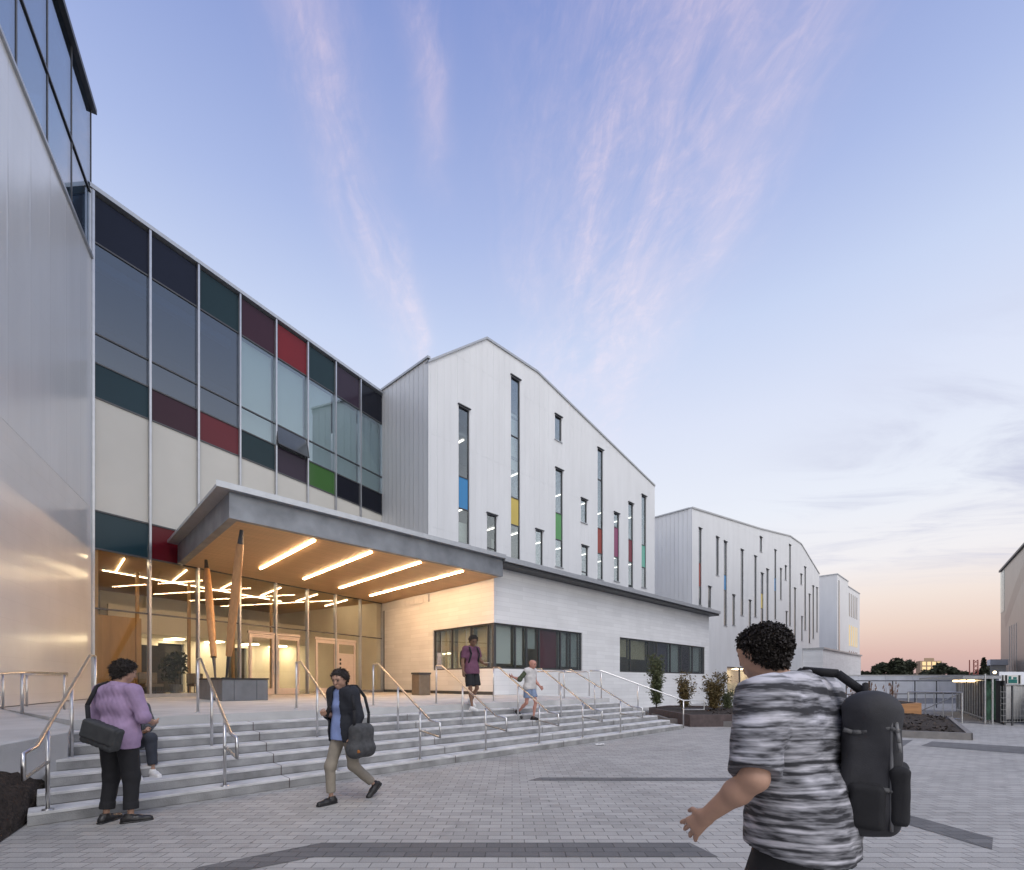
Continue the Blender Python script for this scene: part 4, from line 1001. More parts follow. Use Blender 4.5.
for k in range(9):
    X = 131+k*6.0; tree(X, 150+random.uniform(-4, 4), random.uniform(6.6, 8.6), 3.8, 'low dark tree in the row between the apartment block and the mast', 40+k, blobs=7, n=110, leaf=.6, group='low trees of the far row')
random.seed(5)
hm = MB()
for k in range(900):
    X = random.uniform(60, 330); Y = 250+random.uniform(-8, 8)
    leafy(hm, (X, Y, random.uniform(.5, 5.2)), 2.5, 1.6, 8, 1.0)
o = hm.build('treeline', M['leaf_far']); o['kind'] = 'stuff'; tag(o, 'far dark tree line along the horizon', 'trees')

# ------------------------------------------------------------------ people: smooth solids grown from joints
def V(*a): return np.array(a, float)
def tuft(me, n, length, width, centre, back):
    """adds short bent locks to a hair cap, lying back from the face"""
    r_ = np.random.default_rng(len(me.vertices))
    co = np.zeros(len(me.vertices)*3, np.float32); me.vertices.foreach_get('co', co); co = co.reshape(-1, 3).astype(float)
    nr = np.zeros(len(me.vertices)*3, np.float32); me.vertices.foreach_get('normal', nr); nr = nr.reshape(-1, 3).astype(float)
    vs_ = [tuple(c) for c in co]; fs_ = [tuple(q.vertices) for q in me.polygons]
    for i in r_.integers(0, len(co), n):
        n0 = nr[i]; d = r_.normal(0, .55, 3)+n0*.55+V(*back)*.6+V(0, 0, -.25); d /= np.linalg.norm(d)
        ln = length*r_.uniform(.5, 1.2); w_ = np.cross(d, r_.normal(0, 1, 3)); w_ = w_/np.linalg.norm(w_)*width*r_.uniform(.6, 1.3)
        a = co[i]-n0*.004; b = a+d*ln*.55+n0*ln*.22; c = b+d*ln*.35-n0*ln*.25+V(0, 0, -.3)*ln*.4
        k = len(vs_); vs_ += [tuple(a-w_), tuple(a+w_), tuple(b+w_*.9), tuple(b-w_*.9), tuple(c)]
        fs_ += [(k, k+1, k+2, k+3), (k+3, k+2, k+4)]
    me.clear_geometry(); me.from_pydata(vs_, [], fs_); me.update()
    for q in me.polygons: q.use_smooth = True
class Solid:
    """collects rounded limbs and boxes, blends them and turns the surface into one mesh"""
    def __init__(s, h): s.h = h; s.P = []; s.cuts = []; s.fold = None
    def limb(s, a, b, ra, rb=None, k=.02, ys=1., cap=False):
        s.P.append(('l', V(*a), V(*b), ra, ra if rb is None else rb, k, ys, cap)); return s
    def block(s, c, half, r=.03, k=.02, rot=0., tilt=0.):
        s.P.append(('b', V(*c), V(*half), r, k, rot, tilt)); return s
    def hole(s, c, r, k=.01): s.P.append(('h', V(*c), r, k)); return s
    def cut(s, p, n):        # keep the side n points away from
        n = V(*n); s.cuts.append((V(*p), n/np.linalg.norm(n))); return s
    def mesh(s, name):
        h = s.h; lo = V(9, 9, 9); hi = -lo
        for q in s.P:
            if q[0] == 'l':
                m = max(q[3], q[4])*max(1, q[6])+.05; lo = np.minimum(lo, np.minimum(q[1], q[2])-m); hi = np.maximum(hi, np.maximum(q[1], q[2])+m)
            elif q[0] == 'b':
                m = np.linalg.norm(q[2])+.05; lo = np.minimum(lo, q[1]-m); hi = np.maximum(hi, q[1]+m)
        n = np.ceil((hi-lo)/h).astype(int)+1
        D = np.full(n, .5, np.float32)
        ax = [lo[i]+h*np.arange(n[i]) for i in range(3)]
        for q in s.P:
            if q[0] == 'l': _, a, b, ra, rb, k, ys, cap = q; m = max(ra, rb)*max(1, ys)+k+.03; l0 = np.minimum(a, b)-m; l1 = np.maximum(a, b)+m
            elif q[0] == 'b': k = q[4]; m = np.linalg.norm(q[2])+k+.02; l0 = q[1]-m; l1 = q[1]+m
            else: k = q[3]; l0 = q[1]-q[2]-.03; l1 = q[1]+q[2]+.03
            i0 = np.clip(((l0-lo)/h).astype(int), 0, n-1); i1 = np.clip(((l1-lo)/h).astype(int)+2, 1, n)
            sl_ = tuple(slice(i0[i], i1[i]) for i in range(3))
            X, Y, Z = np.meshgrid(*[ax[i][sl_[i]] for i in range(3)], indexing='ij')
            if q[0] == 'l':
                d = b-a; d2 = d.copy(); d2[1] /= ys
                x, y, z = X-a[0], (Y-a[1])/ys, Z-a[2]
                L2 = max(1e-9, d2@d2); t = (x*d2[0]+y*d2[1]+z*d2[2])/L2; tc_ = np.clip(t, 0, 1)
                f = np.sqrt((x-tc_*d2[0])**2+(y-tc_*d2[1])**2+(z-tc_*d2[2])**2)-(ra+(rb-ra)*tc_)
                if cap: f = np.maximum(f, (t-1)*math.sqrt(L2))
            elif q[0] == 'b':
                _, c, hf, r, k, rot, tilt = q
                x, y, z = X-c[0], Y-c[1], Z-c[2]
                co, si = math.cos(rot), math.sin(rot); x, y = x*co+y*si, -x*si+y*co
                co, si = math.cos(tilt), math.sin(tilt); x, z = x*co+z*si, -x*si+z*co
                qx, qy, qz = np.abs(x)-hf[0]+r, np.abs(y)-hf[1]+r, np.abs(z)-hf[2]+r
                f = np.sqrt(np.maximum(qx, 0)**2+np.maximum(qy, 0)**2+np.maximum(qz, 0)**2)+np.minimum(np.maximum(qx, np.maximum(qy, qz)), 0)-r
            else:
                f = -(np.sqrt((X-q[1][0])**2+(Y-q[1][1])**2+(Z-q[1][2])**2)-q[2])
                D[sl_] = np.maximum(D[sl_], f); continue
            old = D[sl_]; hh = np.maximum(k-np.abs(old-f), 0)/k
            D[sl_] = np.minimum(old, f)-hh*hh*k*.25
        X, Y, Z = np.meshgrid(*ax, indexing='ij', sparse=True)
        if s.fold:
            A, fr = s.fold; r_ = np.random.default_rng(int(A*1e5)+len(s.P))
            wv = lambda f_: sum(np.sin(X*k_[0]+Y*k_[1]+Z*k_[2]+k_[3]) for k_ in np.concatenate([r_.normal(0, 1, (4, 3))*f_, r_.uniform(0, 6, (4, 1))], 1))
            a0 = wv(fr*.45); kx = r_.normal(0, 1, 3); kx /= np.linalg.norm(kx)
            rid = 1-np.abs(np.sin((X*kx[0]+Y*kx[1]+Z*kx[2])*fr*.55+a0*.8))*1.6
            D += (A*(.28*wv(fr)+.55*rid*(.5+.5*np.sin(a0))+.18*wv(fr*2.2))).astype(np.float32)
        for p, nn in s.cuts: D = np.maximum(D, ((X-p[0])*nn[0]+(Y-p[1])*nn[1]+(Z-p[2])*nn[2]).astype(np.float32))
        D[0], D[-1], D[:, 0], D[:, -1], D[:, :, 0], D[:, :, -1] = .1, .1, .1, .1, .1, .1
        # surface nets
        S = D < 0
        cs = [(i, j, k) for i in (0, 1) for j in (0, 1) for k in (0, 1)]
        g_ = lambda A_, c: A_[c[0]:n[0]-1+c[0], c[1]:n[1]-1+c[1], c[2]:n[2]-1+c[2]]
        cnt = sum(g_(S, c).astype(np.int8) for c in cs)
        act = np.argwhere((cnt > 0) & (cnt < 8))
        idx = -np.ones(n-1, int); idx[tuple(act.T)] = np.arange(len(act))
        val = {c: D[act[:, 0]+c[0], act[:, 1]+c[1], act[:, 2]+c[2]] for c in cs}
        pos = np.zeros((len(act), 3)); w = np.zeros(len(act))
        for c in cs:
            for ax_ in range(3):
                if c[ax_] == 0:
                    e = list(c); e[ax_] = 1; e = tuple(e); a, b = val[c], val[e]
                    cr_ = (a < 0) != (b < 0); t_ = np.where(cr_, a/np.where(cr_, a-b, 1), 0)
                    p_ = np.tile(np.array(c, float), (len(act), 1)); p_[:, ax_] = t_
                    pos += p_*cr_[:, None]; w += cr_
        pos = (act+pos/w[:, None])*h+lo
        F_ = []
        for ax_ in range(3):
            o1, o2 = (ax_+1) % 3, (ax_+2) % 3
            sa = [slice(None)]*3; sb = [slice(None)]*3; sa[ax_] = slice(0, -1); sb[ax_] = slice(1, None)
            e = np.argwhere(S[tuple(sa)] != S[tuple(sb)])
            e = e[(e[:, o1] > 0) & (e[:, o2] > 0)]
            ins = S[tuple(e.T)]
            q = []
            for d1_, d2_ in ((1, 1), (0, 1), (0, 0), (1, 0)):
                c = e.copy(); c[:, o1] -= d1_; c[:, o2] -= d2_; q.append(idx[tuple(c.T)])
            q = np.stack(q, 1); q[~ins] = q[~ins][:, ::-1]; F_.append(q)
        me = bpy.data.meshes.new(name)
        F_ = np.concatenate(F_); F_ = F_[(F_ >= 0).all(1)]
        me.from_pydata(pos.tolist(), [], F_.tolist()); me.update()
        for p in me.polygons: p.use_smooth = True
        return me
    def build(s, name, m, parent, label=None, strands=None):
        me = s.mesh(name)
        if strands: tuft(me, *strands)
        me.materials.append(m); o = bpy.data.objects.new(name, me); COL.objects.link(o); o.parent = parent
        if label: o['label'] = label
        return o

def unit(v): v = V(*v); return v/np.linalg.norm(v)
def hand(S, wrist, elbow, side, palm, curl=.5, sc=1., spread=1.5):
    """five bent fingers; SIDE is the thumb side, PALM the way the fingers close"""
    f = unit(V(*wrist)-V(*elbow)); t = V(*side); t = unit(t-f*(t@f)); c = V(*palm); c = unit(c-f*(c@f)-t*(c@t)); w = V(*wrist)
    for i, (off, ln) in enumerate(((.030, .040), (.011, .045), (-.009, .042), (-.028, .033))):
        k0 = w+f*.085*sc+t*off*sc
        S.limb(w+f*.015*sc+t*off*.5*sc, k0, .016*sc, .0125*sc, k=.018)
        d1_ = unit(f*math.cos(curl)+c*math.sin(curl)+t*(off*spread)); k1 = k0+d1_*ln*sc
        d2_ = unit(f*math.cos(curl*2.3)+c*math.sin(curl*2.3)+t*(off*spread*.7)); k2 = k1+d2_*ln*.8*sc
        S.limb(k0, k1, .0102*sc, .0092*sc, k=.005).limb(k1, k2, .0092*sc, .0075*sc, k=.004)
    b = w+f*.025*sc+t*.022*sc
    m1 = b+unit(f*.6+t*.75+c*.35)*.042*sc; m2 = m1+unit(f*.85+t*.25+c*.55)*.038*sc
    S.limb(w+f*.02*sc, b, .018*sc, .016*sc, k=.015).limb(b, m1, .0145*sc, .011*sc, k=.01).limb(m1, m2, .011*sc, .0085*sc, k=.004)

def rotz(v, a): c, s_ = math.cos(a), math.sin(a); return V(v[0]*c-v[1]*s_, v[0]*s_+v[1]*c, v[2])
def headxf(J):
    yaw, pitch = J.get('yaw', 0), J.get('pitch', 0)
    def X(p):
        x, y, z = p; c, s_ = math.cos(-pitch), math.sin(-pitch); y, z = y*c-z*s_, y*s_+z*c
        return V(*J['head'])+rotz((x, y, z), yaw)
    return X
def head(S, J):
    X = headxf(J)
    S.limb(X((0, -.018, .03)), X((0, .018, .032)), .082, .078, k=.03)
    S.limb(X((0, .02, -.02)), X((0, .048, -.07)), .062, .036, k=.035)
    for sx in (-1, 1):
        S.limb(X((sx*.03, .05, -.02)), X((sx*.045, .02, -.045)), .028, .03, k=.03)
        S.limb(X((sx*.078, -.005, .015)), X((sx*.081, -.012, -.02)), .014, .009, k=.006)
        S.limb(X((sx*.014, .088, .035)), X((sx*.045, .076, .035)), .012, .01, k=.015)
        S.hole(X((sx*.031, .101, .014)), .015)
    S.limb(X((0, .088, .018)), X((0, .106, -.022)), .010, .0145, k=.012)
    S.limb(X((-.018, .083, -.055)), X((.018, .083, -.055)), .009, .009, k=.006)
    S.limb(X((-.016, .081, -.066)), X((.016, .081, -.066)), .009, .009, k=.006)
    n = (V(*J['sl'])+V(*J['sr']))/2
    S.limb(n+V(0, -.01, .0), X((0, -.012, -.05)), .062, .056, k=.03)
def torso(S, J, g, o, k=.07):
    sl_, sr_, hl, hr = (V(*J[q]) for q in ('sl', 'sr', 'hl', 'hr'))
    ms, mh = (sl_+sr_)/2, (hl+hr)/2; lat = unit(sr_-sl_)
    S.limb(sl_+lat*.03, sr_-lat*.03, .062+o, None, k=k)
    S.limb(ms-lat*.03+V(0, -.01, .02), ms+lat*.03+V(0, -.01, .02), .06+o, None, k=k)
    c = ms*.68+mh*.32; S.limb(c-lat*.075*g, c+lat*.075*g, .124*g+o, None, k=k, ys=.86)
    c = ms*.34+mh*.66; S.limb(c-lat*.065*g+V(0, .012, 0), c+lat*.065*g+V(0, .012, 0), .110*g+o, None, k=k, ys=.88)
    S.limb(hl+lat*-.005+V(0, 0, .02), hr+lat*.005+V(0, 0, .02), .11*g+o, None, k=k)
def arm(S, J, q, g, o=0., upto=1.):
    g = min(g, 1.1)
    a, e, w = (V(*J[k_+q]) for k_ in ('s', 'e', 'w'))
    S.limb(a, e, .052*g+o, .041*g+o, k=.04).limb(e, e+(w-e)*.35, .041*g+o, .041*g+o, k=.03).limb(e+(w-e)*.35, w, .041*g+o, .028*g+o, k=.03)
def leg(S, J, q, g, o=0.):
    a, e, w = (V(*J[k_+q]) for k_ in ('h', 'k', 'a'))
    S.limb(a, e, .088*g+o, .056*g+o, k=.05)
    S.limb(e, e+(w-e)*.35+V(0, -.012, 0), .053*g+o, .056*g+o, k=.03).limb(e+(w-e)*.35+V(0, -.012, 0), w, .055*g+o, .036*g+o, k=.03)
def foot_dirs(J, q):
    d = J.get('t'+q, (0, 1, 0)); return unit(d)
SKIN = {}
def skin(name, c): return mat(name, c, .55, var=.08, scale=14)
def person(label, X, Y, z, facing, J, skin_m, g=1., h=.009, shirt=None, legs=None, shoes=None, hair=None, hands=None, group=None, extra=None):
    a = math.atan2(-facing[0], facing[1])
    e = bpy.data.objects.new('person', None); COL.objects.link(e); e.location = (X, Y, z); e.rotation_euler = (0, 0, a)
    e['label'] = label; e['category'] = 'person'
    B = Solid(h); torso(B, J, g, -.012); head(B, J)
    for q in 'lr':
        arm(B, J, q, g); leg(B, J, q, g, -.008)
        hd_ = (hands or {}).get(q, {})
        hand(B, J['w'+q], J['e'+q], hd_.get('side', (0, 1, 0)), hd_.get('palm', (1 if q == 'l' else -1, 0, 0)), hd_.get('curl', .45), hd_.get('sc', 1.), hd_.get('spread', 1.5))
        d = foot_dirs(J, q); an = V(*J['a'+q]); upv = unit(V(0, 0, 1)-d*d[2]); B.limb(an-d*.03-upv*.045, an+d*.12-upv*.055, .03, .022, k=.02)
    B.build('body', skin_m, e)
    if shirt:
        S = Solid(h); torso(S, J, g, shirt.get('o', .014))
        for q in 'lr':
            s_, el, w = (V(*J[k_+q]) for k_ in ('s', 'e', 'w')); t_ = shirt['sleeve']; o_ = shirt.get('so', .018)-.05*max(0, g-1.12)
            if t_ <= 0: continue
            if t_ <= 1: S.limb(s_, s_+(el-s_)*t_, .056*g+o_, .05*g+o_, k=.05, cap=True)
            else: S.limb(s_, el, .056*g+o_, .046*g+o_, k=.05).limb(el, el+(w-el)*(t_-1), .046*g+o_, .038*g+o_, k=.03, cap=True)
        mh = (V(*J['hl'])+V(*J['hr']))/2
        if shirt.get('skirt'): S.limb(mh+V(-.06, 0, .1), mh+V(-.06, 0, -.12), .125*g+o_, .14*g+o_, k=.05).limb(mh+V(.06, 0, .1), mh+V(.06, 0, -.12), .125*g+o_, .14*g+o_, k=.05)
        S.cut((mh[0], mh[1], mh[2]+shirt['hem']), shirt.get('hem_n', (0, .12, -1)))
        ms = (V(*J['sl'])+V(*J['sr']))/2; S.cut(ms+V(0, .02, .088), (0, .35, 1))
        S.fold = shirt.get('fold', (.004, 24)); so_ = S.build(shirt.get('name', 'shirt'), shirt['mat'], e)
        C_ = Solid(h*.8); C_.limb(ms+V(0, -.012, .05), ms+V(0, .0, .095), .074*g, .067*g, k=.01, cap=True)
        if shirt.get('collar', True): C_.build('collar', shirt.get('collar_mat', shirt['mat']), so_)
    if legs:
        S = Solid(h); o_ = legs.get('o', .014); mh = (V(*J['hl'])+V(*J['hr']))/2; lat = unit(V(*J['hr'])-V(*J['hl']))
        S.limb(V(*J['hl'])+V(0, 0, .03), V(*J['hr'])+V(0, 0, .03), .100*g+o_*.5, None, k=.05)
        S.limb(mh-lat*.05+V(0, .01, .1), mh+lat*.05+V(0, .01, .1), .094*g+o_*.4, None, k=.05)
        for q in 'lr':
            a_, k_, n_ = (V(*J[c+q]) for c in ('h', 'k', 'a')); t_ = legs['len']
            if t_ <= 1: S.limb(a_, a_+(k_-a_)*t_, .092*g+o_, .078*g+o_*1.5, k=.04, cap=True)
            else: S.limb(a_, k_, .09*g+o_, .06*g+o_, k=.05).limb(k_, k_+(n_-k_)*(t_-1), .06*g+o_, .047*g+o_, k=.04, cap=True)
        S.fold = legs.get('fold', (.0035, 22)); to_ = S.build(legs.get('name', 'trousers'), legs['mat'], e)
        if legs.get('cuff'):
            for q in 'lr':
                k_, n_ = V(*J['k'+q]), V(*J['a'+q]); t_ = legs['len']-1
                C_ = Solid(h*.8); C_.limb(k_+(n_-k_)*(t_-.14), k_+(n_-k_)*(t_+.005), .054*g+o_, .054*g+o_, k=.01, cap=True); C_.build('cuff', legs['mat'], to_)
    if shoes:
        for q in 'lr':
            d = foot_dirs(J, q); n_ = V(*J['a'+q]); up = unit(V(0, 0, 1)-d*d[2]); side = np.cross(d, up)
            S = Solid(h*.7); b = n_-up*.055
            S.limb(b-d*.055, b+d*.06, .04, .042, k=.03).limb(b+d*.06-up*.004, b+d*.165-up*.012, .042, .034, k=.03).limb(n_-d*.02-up*.03, n_-d*.02+up*.01, .044, .042, k=.03, cap=True)
            S.cut(b-up*.028, -up); so_ = S.build('shoe', shoes['mat'], e)
            S = Solid(h*.7); S.limb(b-d*.055-up*.026, b+d*.06-up*.026, .045, .047, k=.02).limb(b+d*.06-up*.026, b+d*.168-up*.024, .046, .037, k=.02)
            S.cut(b-up*.036, -up); S.cut(b-up*.018, up); S.build('sole', shoes.get('sole', shoes['mat']), so_)
    if hair:
        X_ = headxf(J); S = Solid(h*.8); th = hair.get('th', .016)
        S.limb(X_((0, -.022, .034)), X_((0, .012, .038)), .083+th, .078+th*.75, k=.02)
        S.limb(X_((0, -.04, .03)), X_((0, -.05, -.03)), .07+th, .05+th*.8, k=.03)
        if hair.get('top'): S.limb(X_((-.02, -.01, .082)), X_((.02, .02, .085)), .048, .042, k=.03)
        fn_ = hair.get('face', (0, .74, -.67)); q0 = X_((0, .05, .052)); d_ = X_(fn_)-V(*J['head'])
        S.cut(q0, d_)
        S.fold = (hair.get('rough', .006)*.7, 95); bk = X_((0, -1, 0))-V(*J['head']); S.build('hair', hair['mat'], e, strands=(hair.get('n', 1300), hair.get('len', .034), .0042, J['head'], bk))
    if hair is None or hair.get('eyes', True):
        X_ = headxf(J)
        for sx in (-1, 1):
            S = Solid(.004); S.limb(X_((sx*.031, .083, .014)), X_((sx*.031, .0835, .014)), .0135, k=.004); S.build('eye', M['eye'], e)
            S = Solid(.004); S.limb(X_((sx*.012, .1, .036)), X_((sx*.048, .086, .038)), .005, .004, k=.004); S.build('eyebrow', hair['mat'] if hair else M['eye'], e)
    return e
def thing_in(e, name, label, cat, base=(0, 0, 1)):
    """a carried thing, set in the same place and heading as its bearer, but top-level"""
    o = bpy.data.objects.new(name, None); COL.objects.link(o); o['label'] = label; o['category'] = cat
    o.rotation_euler = e.rotation_euler; o.location = e.location
    return o
M['eye'] = mat('dark_eye', (.03, .025, .02), .3)
cloth = lambda n_, c, r=.85, var=.12, sc=9: mat(n_, c, r, var=var, scale=sc, bump=.12, bscale=240)
SK1, SK2, SK3 = skin('light_skin', (.42, .25, .18)), skin('brown_skin', (.20, .11, .07)), skin('ruddy_skin', (.46, .23, .18))
HB = mat('dark_brown_hair', (.022, .016, .013), .55, var=.5, scale=70, bump=.5, bscale=160)
BLK = cloth('black_cloth', (.012, .012, .015)); 
LAV = cloth('lavender_cloth', srgb(156, 133, 165)); SHOE = mat('black_leather', (.015, .014, .015), .4)

# --- the man at the foot of the steps, seen from behind
J = dict(hl=(-.10, -.01, .93), hr=(.10, -.01, .93), kl=(-.115, .02, .50), kr=(.125, .03, .50), al=(-.13, -.03, .09), ar=(.15, .0, .09), tl=(-.1, 1, 0), tr=(.75, .66, 0),
         sl=(-.20, -.02, 1.45), sr=(.20, -.01, 1.45), el=(-.27, -.02, 1.16), er=(.29, .02, 1.16), wl=(-.20, .20, 1.08), wr=(.19, .22, 1.09), head=(.015, .055, 1.655), yaw=-.28, pitch=.22)
p1 = person('person in a lavender shirt and black rolled trousers standing at the steps, back turned', -4.36, 5.27, 0, (.14, .99), J, SK1, g=1.0, h=.0085,
       shirt=dict(mat=LAV, sleeve=1.22, hem=-.06, hem_n=(-.25, .05, -1), fold=(.005, 24), so=.02, skirt=True), legs=dict(mat=BLK, len=1.86, cuff=True, o=.018), shoes=dict(mat=SHOE), hair=dict(mat=HB, th=.02, top=True, rough=.016, n=1500, len=.034))
sb = thing_in(p1, 'shoulder_bag', 'worn charcoal satchel slung across the back of the lavender shirt', 'bag')
S = Solid(.009); S.block((.07, -.25, .985), (.205, .06, .125), .035, rot=.0, tilt=-.30); S.fold = (.006, 30)
CH = cloth('charcoal_canvas', (.04, .042, .045), .7); bag = S.build('body', CH, sb)
S = Solid(.009); S.block((.075, -.277, 1.02), (.202, .05, .10), .03, rot=.0, tilt=-.30); S.fold = (.003, 24); S.build('flap', CH, bag)
sb2 = MB(); pts = [(-.11, -.235, 1.1), (-.17, -.2, 1.3), (-.18, -.09, 1.50), (-.13, .0, 1.545), (-.1, .09, 1.49), (-.03, .17, 1.3), (.06, .19, 1.1), (.13, .12, 1.0)]
for a_, b_ in zip(pts[:-1], pts[1:]): sb2.rod(a_, b_, .021, n=8)
sb2.build('strap', BLK, sb, smooth=True)

# --- the sitter half hidden behind him
fd = (.92, -.40)
fr_ = Frame(-5.22, 6.62, fd[1], -fd[0])        # local x = their right
J = dict(hl=(-.09, 0, .14), hr=(.09, 0, .14), kl=(-.11, .40, .22), kr=(.10, .42, .24), al=(-.12, .46, -.2), ar=(.09, .55, -.2), tl=(-.1, 1, 0), tr=(0, 1, 0),
         sl=(-.17, -.10, .62), sr=(.17, -.08, .62), el=(-.22, .02, .38), er=(.21, .06, .38), wl=(-.12, .24, .32), wr=(.12, .3, .33), head=(0, -.02, .80), yaw=0, pitch=.3)
person('person in dark jeans and white trainers sitting on the steps behind the lavender shirt', -5.265, 6.565, .572, (.80, -.6), J, SK1, g=.92, h=.01,
       shirt=dict(mat=cloth('slate_cloth', (.08, .085, .1)), sleeve=1.8, hem=-.03, hem_n=(0, 0, -1)), legs=dict(mat=cloth('dark_denim', (.035, .04, .055)), len=1.84), shoes=dict(mat=mat('white_trainer', (.72, .71, .70), .5)), hair=dict(mat=HB))

# --- the walker in the blue shirt
J = dict(hl=(-.09, 0, .90), hr=(.09, 0, .90), kl=(-.09, -.06, .47), kr=(.08, .16, .48), al=(-.09, -.40, .17), ar=(.07, .16, .09), tl=(0, .8, -.62), tr=(0, 1, .05),
         sl=(-.18, .04, 1.40), sr=(.18, .03, 1.40), el=(-.24, .0, 1.12), er=(.235, -.01, 1.11), wl=(-.24, .06, .87), wr=(.08, .22, 1.14), head=(0, .085, 1.575), yaw=.35, pitch=.25)
KH = cloth('khaki_cloth', (.25, .22, .18))
BS_ = cloth('pale_blue_cloth', srgb(140, 158, 208))
p3 = person('person in dark jacket, blue shirt and khaki trousers walking past the steps', -2.16, 6.14, 0, (-.52, -.85), J, SK1, g=.9, h=.0085,
       shirt=dict(mat=BS_, sleeve=.3, hem=-.10, hem_n=(0, .1, -1), skirt=True), legs=dict(mat=KH, len=1.86), shoes=dict(mat=SHOE), hair=dict(mat=HB, th=.017, top=True, rough=.009), hands=dict(r=dict(palm=(0, -.3, 1), side=(-1, 0, .3), curl=.8)))
S = Solid(.0085); torso(S, J, .9, .04)
for q in 'lr':
    s_, el, w = (V(*J[k_+q]) for k_ in ('s', 'e', 'w')); S.limb(s_, el, .09, .076, k=.05).limb(el, el+(w-el)*.86, .076, .058, k=.03, cap=True)
mh = V(0, 0, .90); S.limb((-.06, 0, 1.0), (-.065, -.02, .76), .16, .175, k=.05).limb((.06, 0, 1.0), (.065, -.02, .76), .16, .175, k=.05)
S.cut((0, 0, .79), (0, 0, -1)); S.cut((0, .02, 1.505), (0, .35, 1))
S.P.append(('l', V(0, .35, .6), V(0, .35, 1.6), .0, .0, .001, 1., False))
o3 = None
JK = cloth('navy_jacket', (.016, .018, .026))
def open_front(me, w0, w1, z0, z1):
    """take away the cloth in front so that the jacket hangs open"""
    import bmesh
    bm_ = bmesh.new(); bm_.from_mesh(me)
    dl = [f_ for f_ in bm_.faces if f_.calc_center_median().y > .03 and abs(f_.calc_center_median().x) < w0+(w1-w0)*(f_.calc_center_median().z-z0)/(z1-z0)]
    bmesh.ops.delete(bm_, geom=dl, context='FACES'); bm_.to_mesh(me); bm_.free()
S.P.pop(); S.fold = (.004, 20)
jk = S.build('jacket', JK, p3); open_front(jk.data, .125, .06, .8, 1.45)
sm = jk.modifiers.new('cloth', 'SOLIDIFY'); sm.thickness = .008; sm.offset = -1
bg_ = thing_in(p3, 'shoulder_bag', 'bulging dark grey shoulder bag with an orange patch hanging beside the blue shirt', 'bag')
S = Solid(.009); S.block((-.31, .0, .84), (.09, .17, .19), .085); S.limb((-.31, -.10, .70), (-.31, .10, .70), .10, k=.08); S.fold = (.006, 18)
bb = S.build('body', cloth('grey_canvas', (.055, .056, .06), .8, .3, 20), bg_)
S = Solid(.008); S.block((-.40, .06, .70), (.02, .09, .025), .015); S.build('patch', cloth('orange_cloth', (.32, .12, .03)), bb)
st_ = MB(); pts = [(-.32, .12, .98), (-.31, .11, 1.2), (-.25, .09, 1.38), (-.17, .05, 1.5), (-.17, -.04, 1.5), (-.26, -.1, 1.36), (-.32, -.11, 1.15), (-.32, -.1, .98)]
for a_, b_ in zip(pts[:-1], pts[1:]): st_.rod(a_, b_, .018, n=8)
st_.build('strap', BLK, bg_, smooth=True)
ph_ = thing_in(p3, 'phone', 'black phone held up by the walker in the blue shirt', 'phone')
S = Solid(.005); S.block((-.02, .27, 1.185), (.037, .006, .072), .005, tilt=.5); S.build('case', SHOE, ph_)

# --- the man in the plum T-shirt coming down the steps
J = dict(hl=(-.095, 0, .95), hr=(.095, 0, .95), kl=(-.10, .09, .54), kr=(.10, .07, .53), al=(-.09, -.10, .233), ar=(.085, .12, .09), tl=(0, .9, -.4), tr=(0, 1, -.05),
         sl=(-.20, -.01, 1.50), sr=(.20, -.01, 1.50), el=(-.27, .03, 1.22), er=(.255, -.04, 1.20), wl=(-.21, .24, 1.14), wr=(.27, .0, .95), head=(0, .07, 1.70), yaw=-.35, pitch=.4)
p4 = person('person in plum T-shirt and black shorts stepping off the deck holding a phone', -1.0, 11.75, 6/7, (.72, -.69), J, SK2, g=.96, h=.0095,
       shirt=dict(mat=cloth('plum_cloth', srgb(104, 66, 88)), sleeve=.72, hem=-.07, skirt=True), legs=dict(mat=BLK, len=.85, o=.022, name='shorts'), shoes=dict(mat=mat('white_canvas_shoe', (.7, .7, .7), .6)), hair=dict(mat=HB, top=True, th=.02, rough=.01), hands=dict(l=dict(palm=(0, 0, 1), side=(1, .2, 0), curl=.7)))
bp = thing_in(p4, 'backpack', 'black backpack on the back of the plum T-shirt', 'backpack')
S = Solid(.01); S.block((0, -.22, 1.27), (.15, .085, .22), .07); S.fold = (.006, 25); S.build('body', BLK, bp)
for sx in (-.12, .12):
    st_ = MB(); pts = [(sx, -.16, 1.46), (sx, -.06, 1.575), (sx*1.05, .075, 1.53), (sx*1.1, .145, 1.38), (sx*1.25, .06, 1.15), (sx*1.1, -.14, 1.1)]
    for a_, b_ in zip(pts[:-1], pts[1:]): st_.rod(a_, b_, .02, n=8)
    st_.build('strap', BLK, bp, smooth=True)
ph_ = thing_in(p4, 'phone', 'small pale phone in the hand of the plum T-shirt wearer', 'phone')
S = Solid(.006); S.block((-.19, .335, 1.165), (.037, .075, .006), .005); S.build('case', M['white_paint'], ph_)

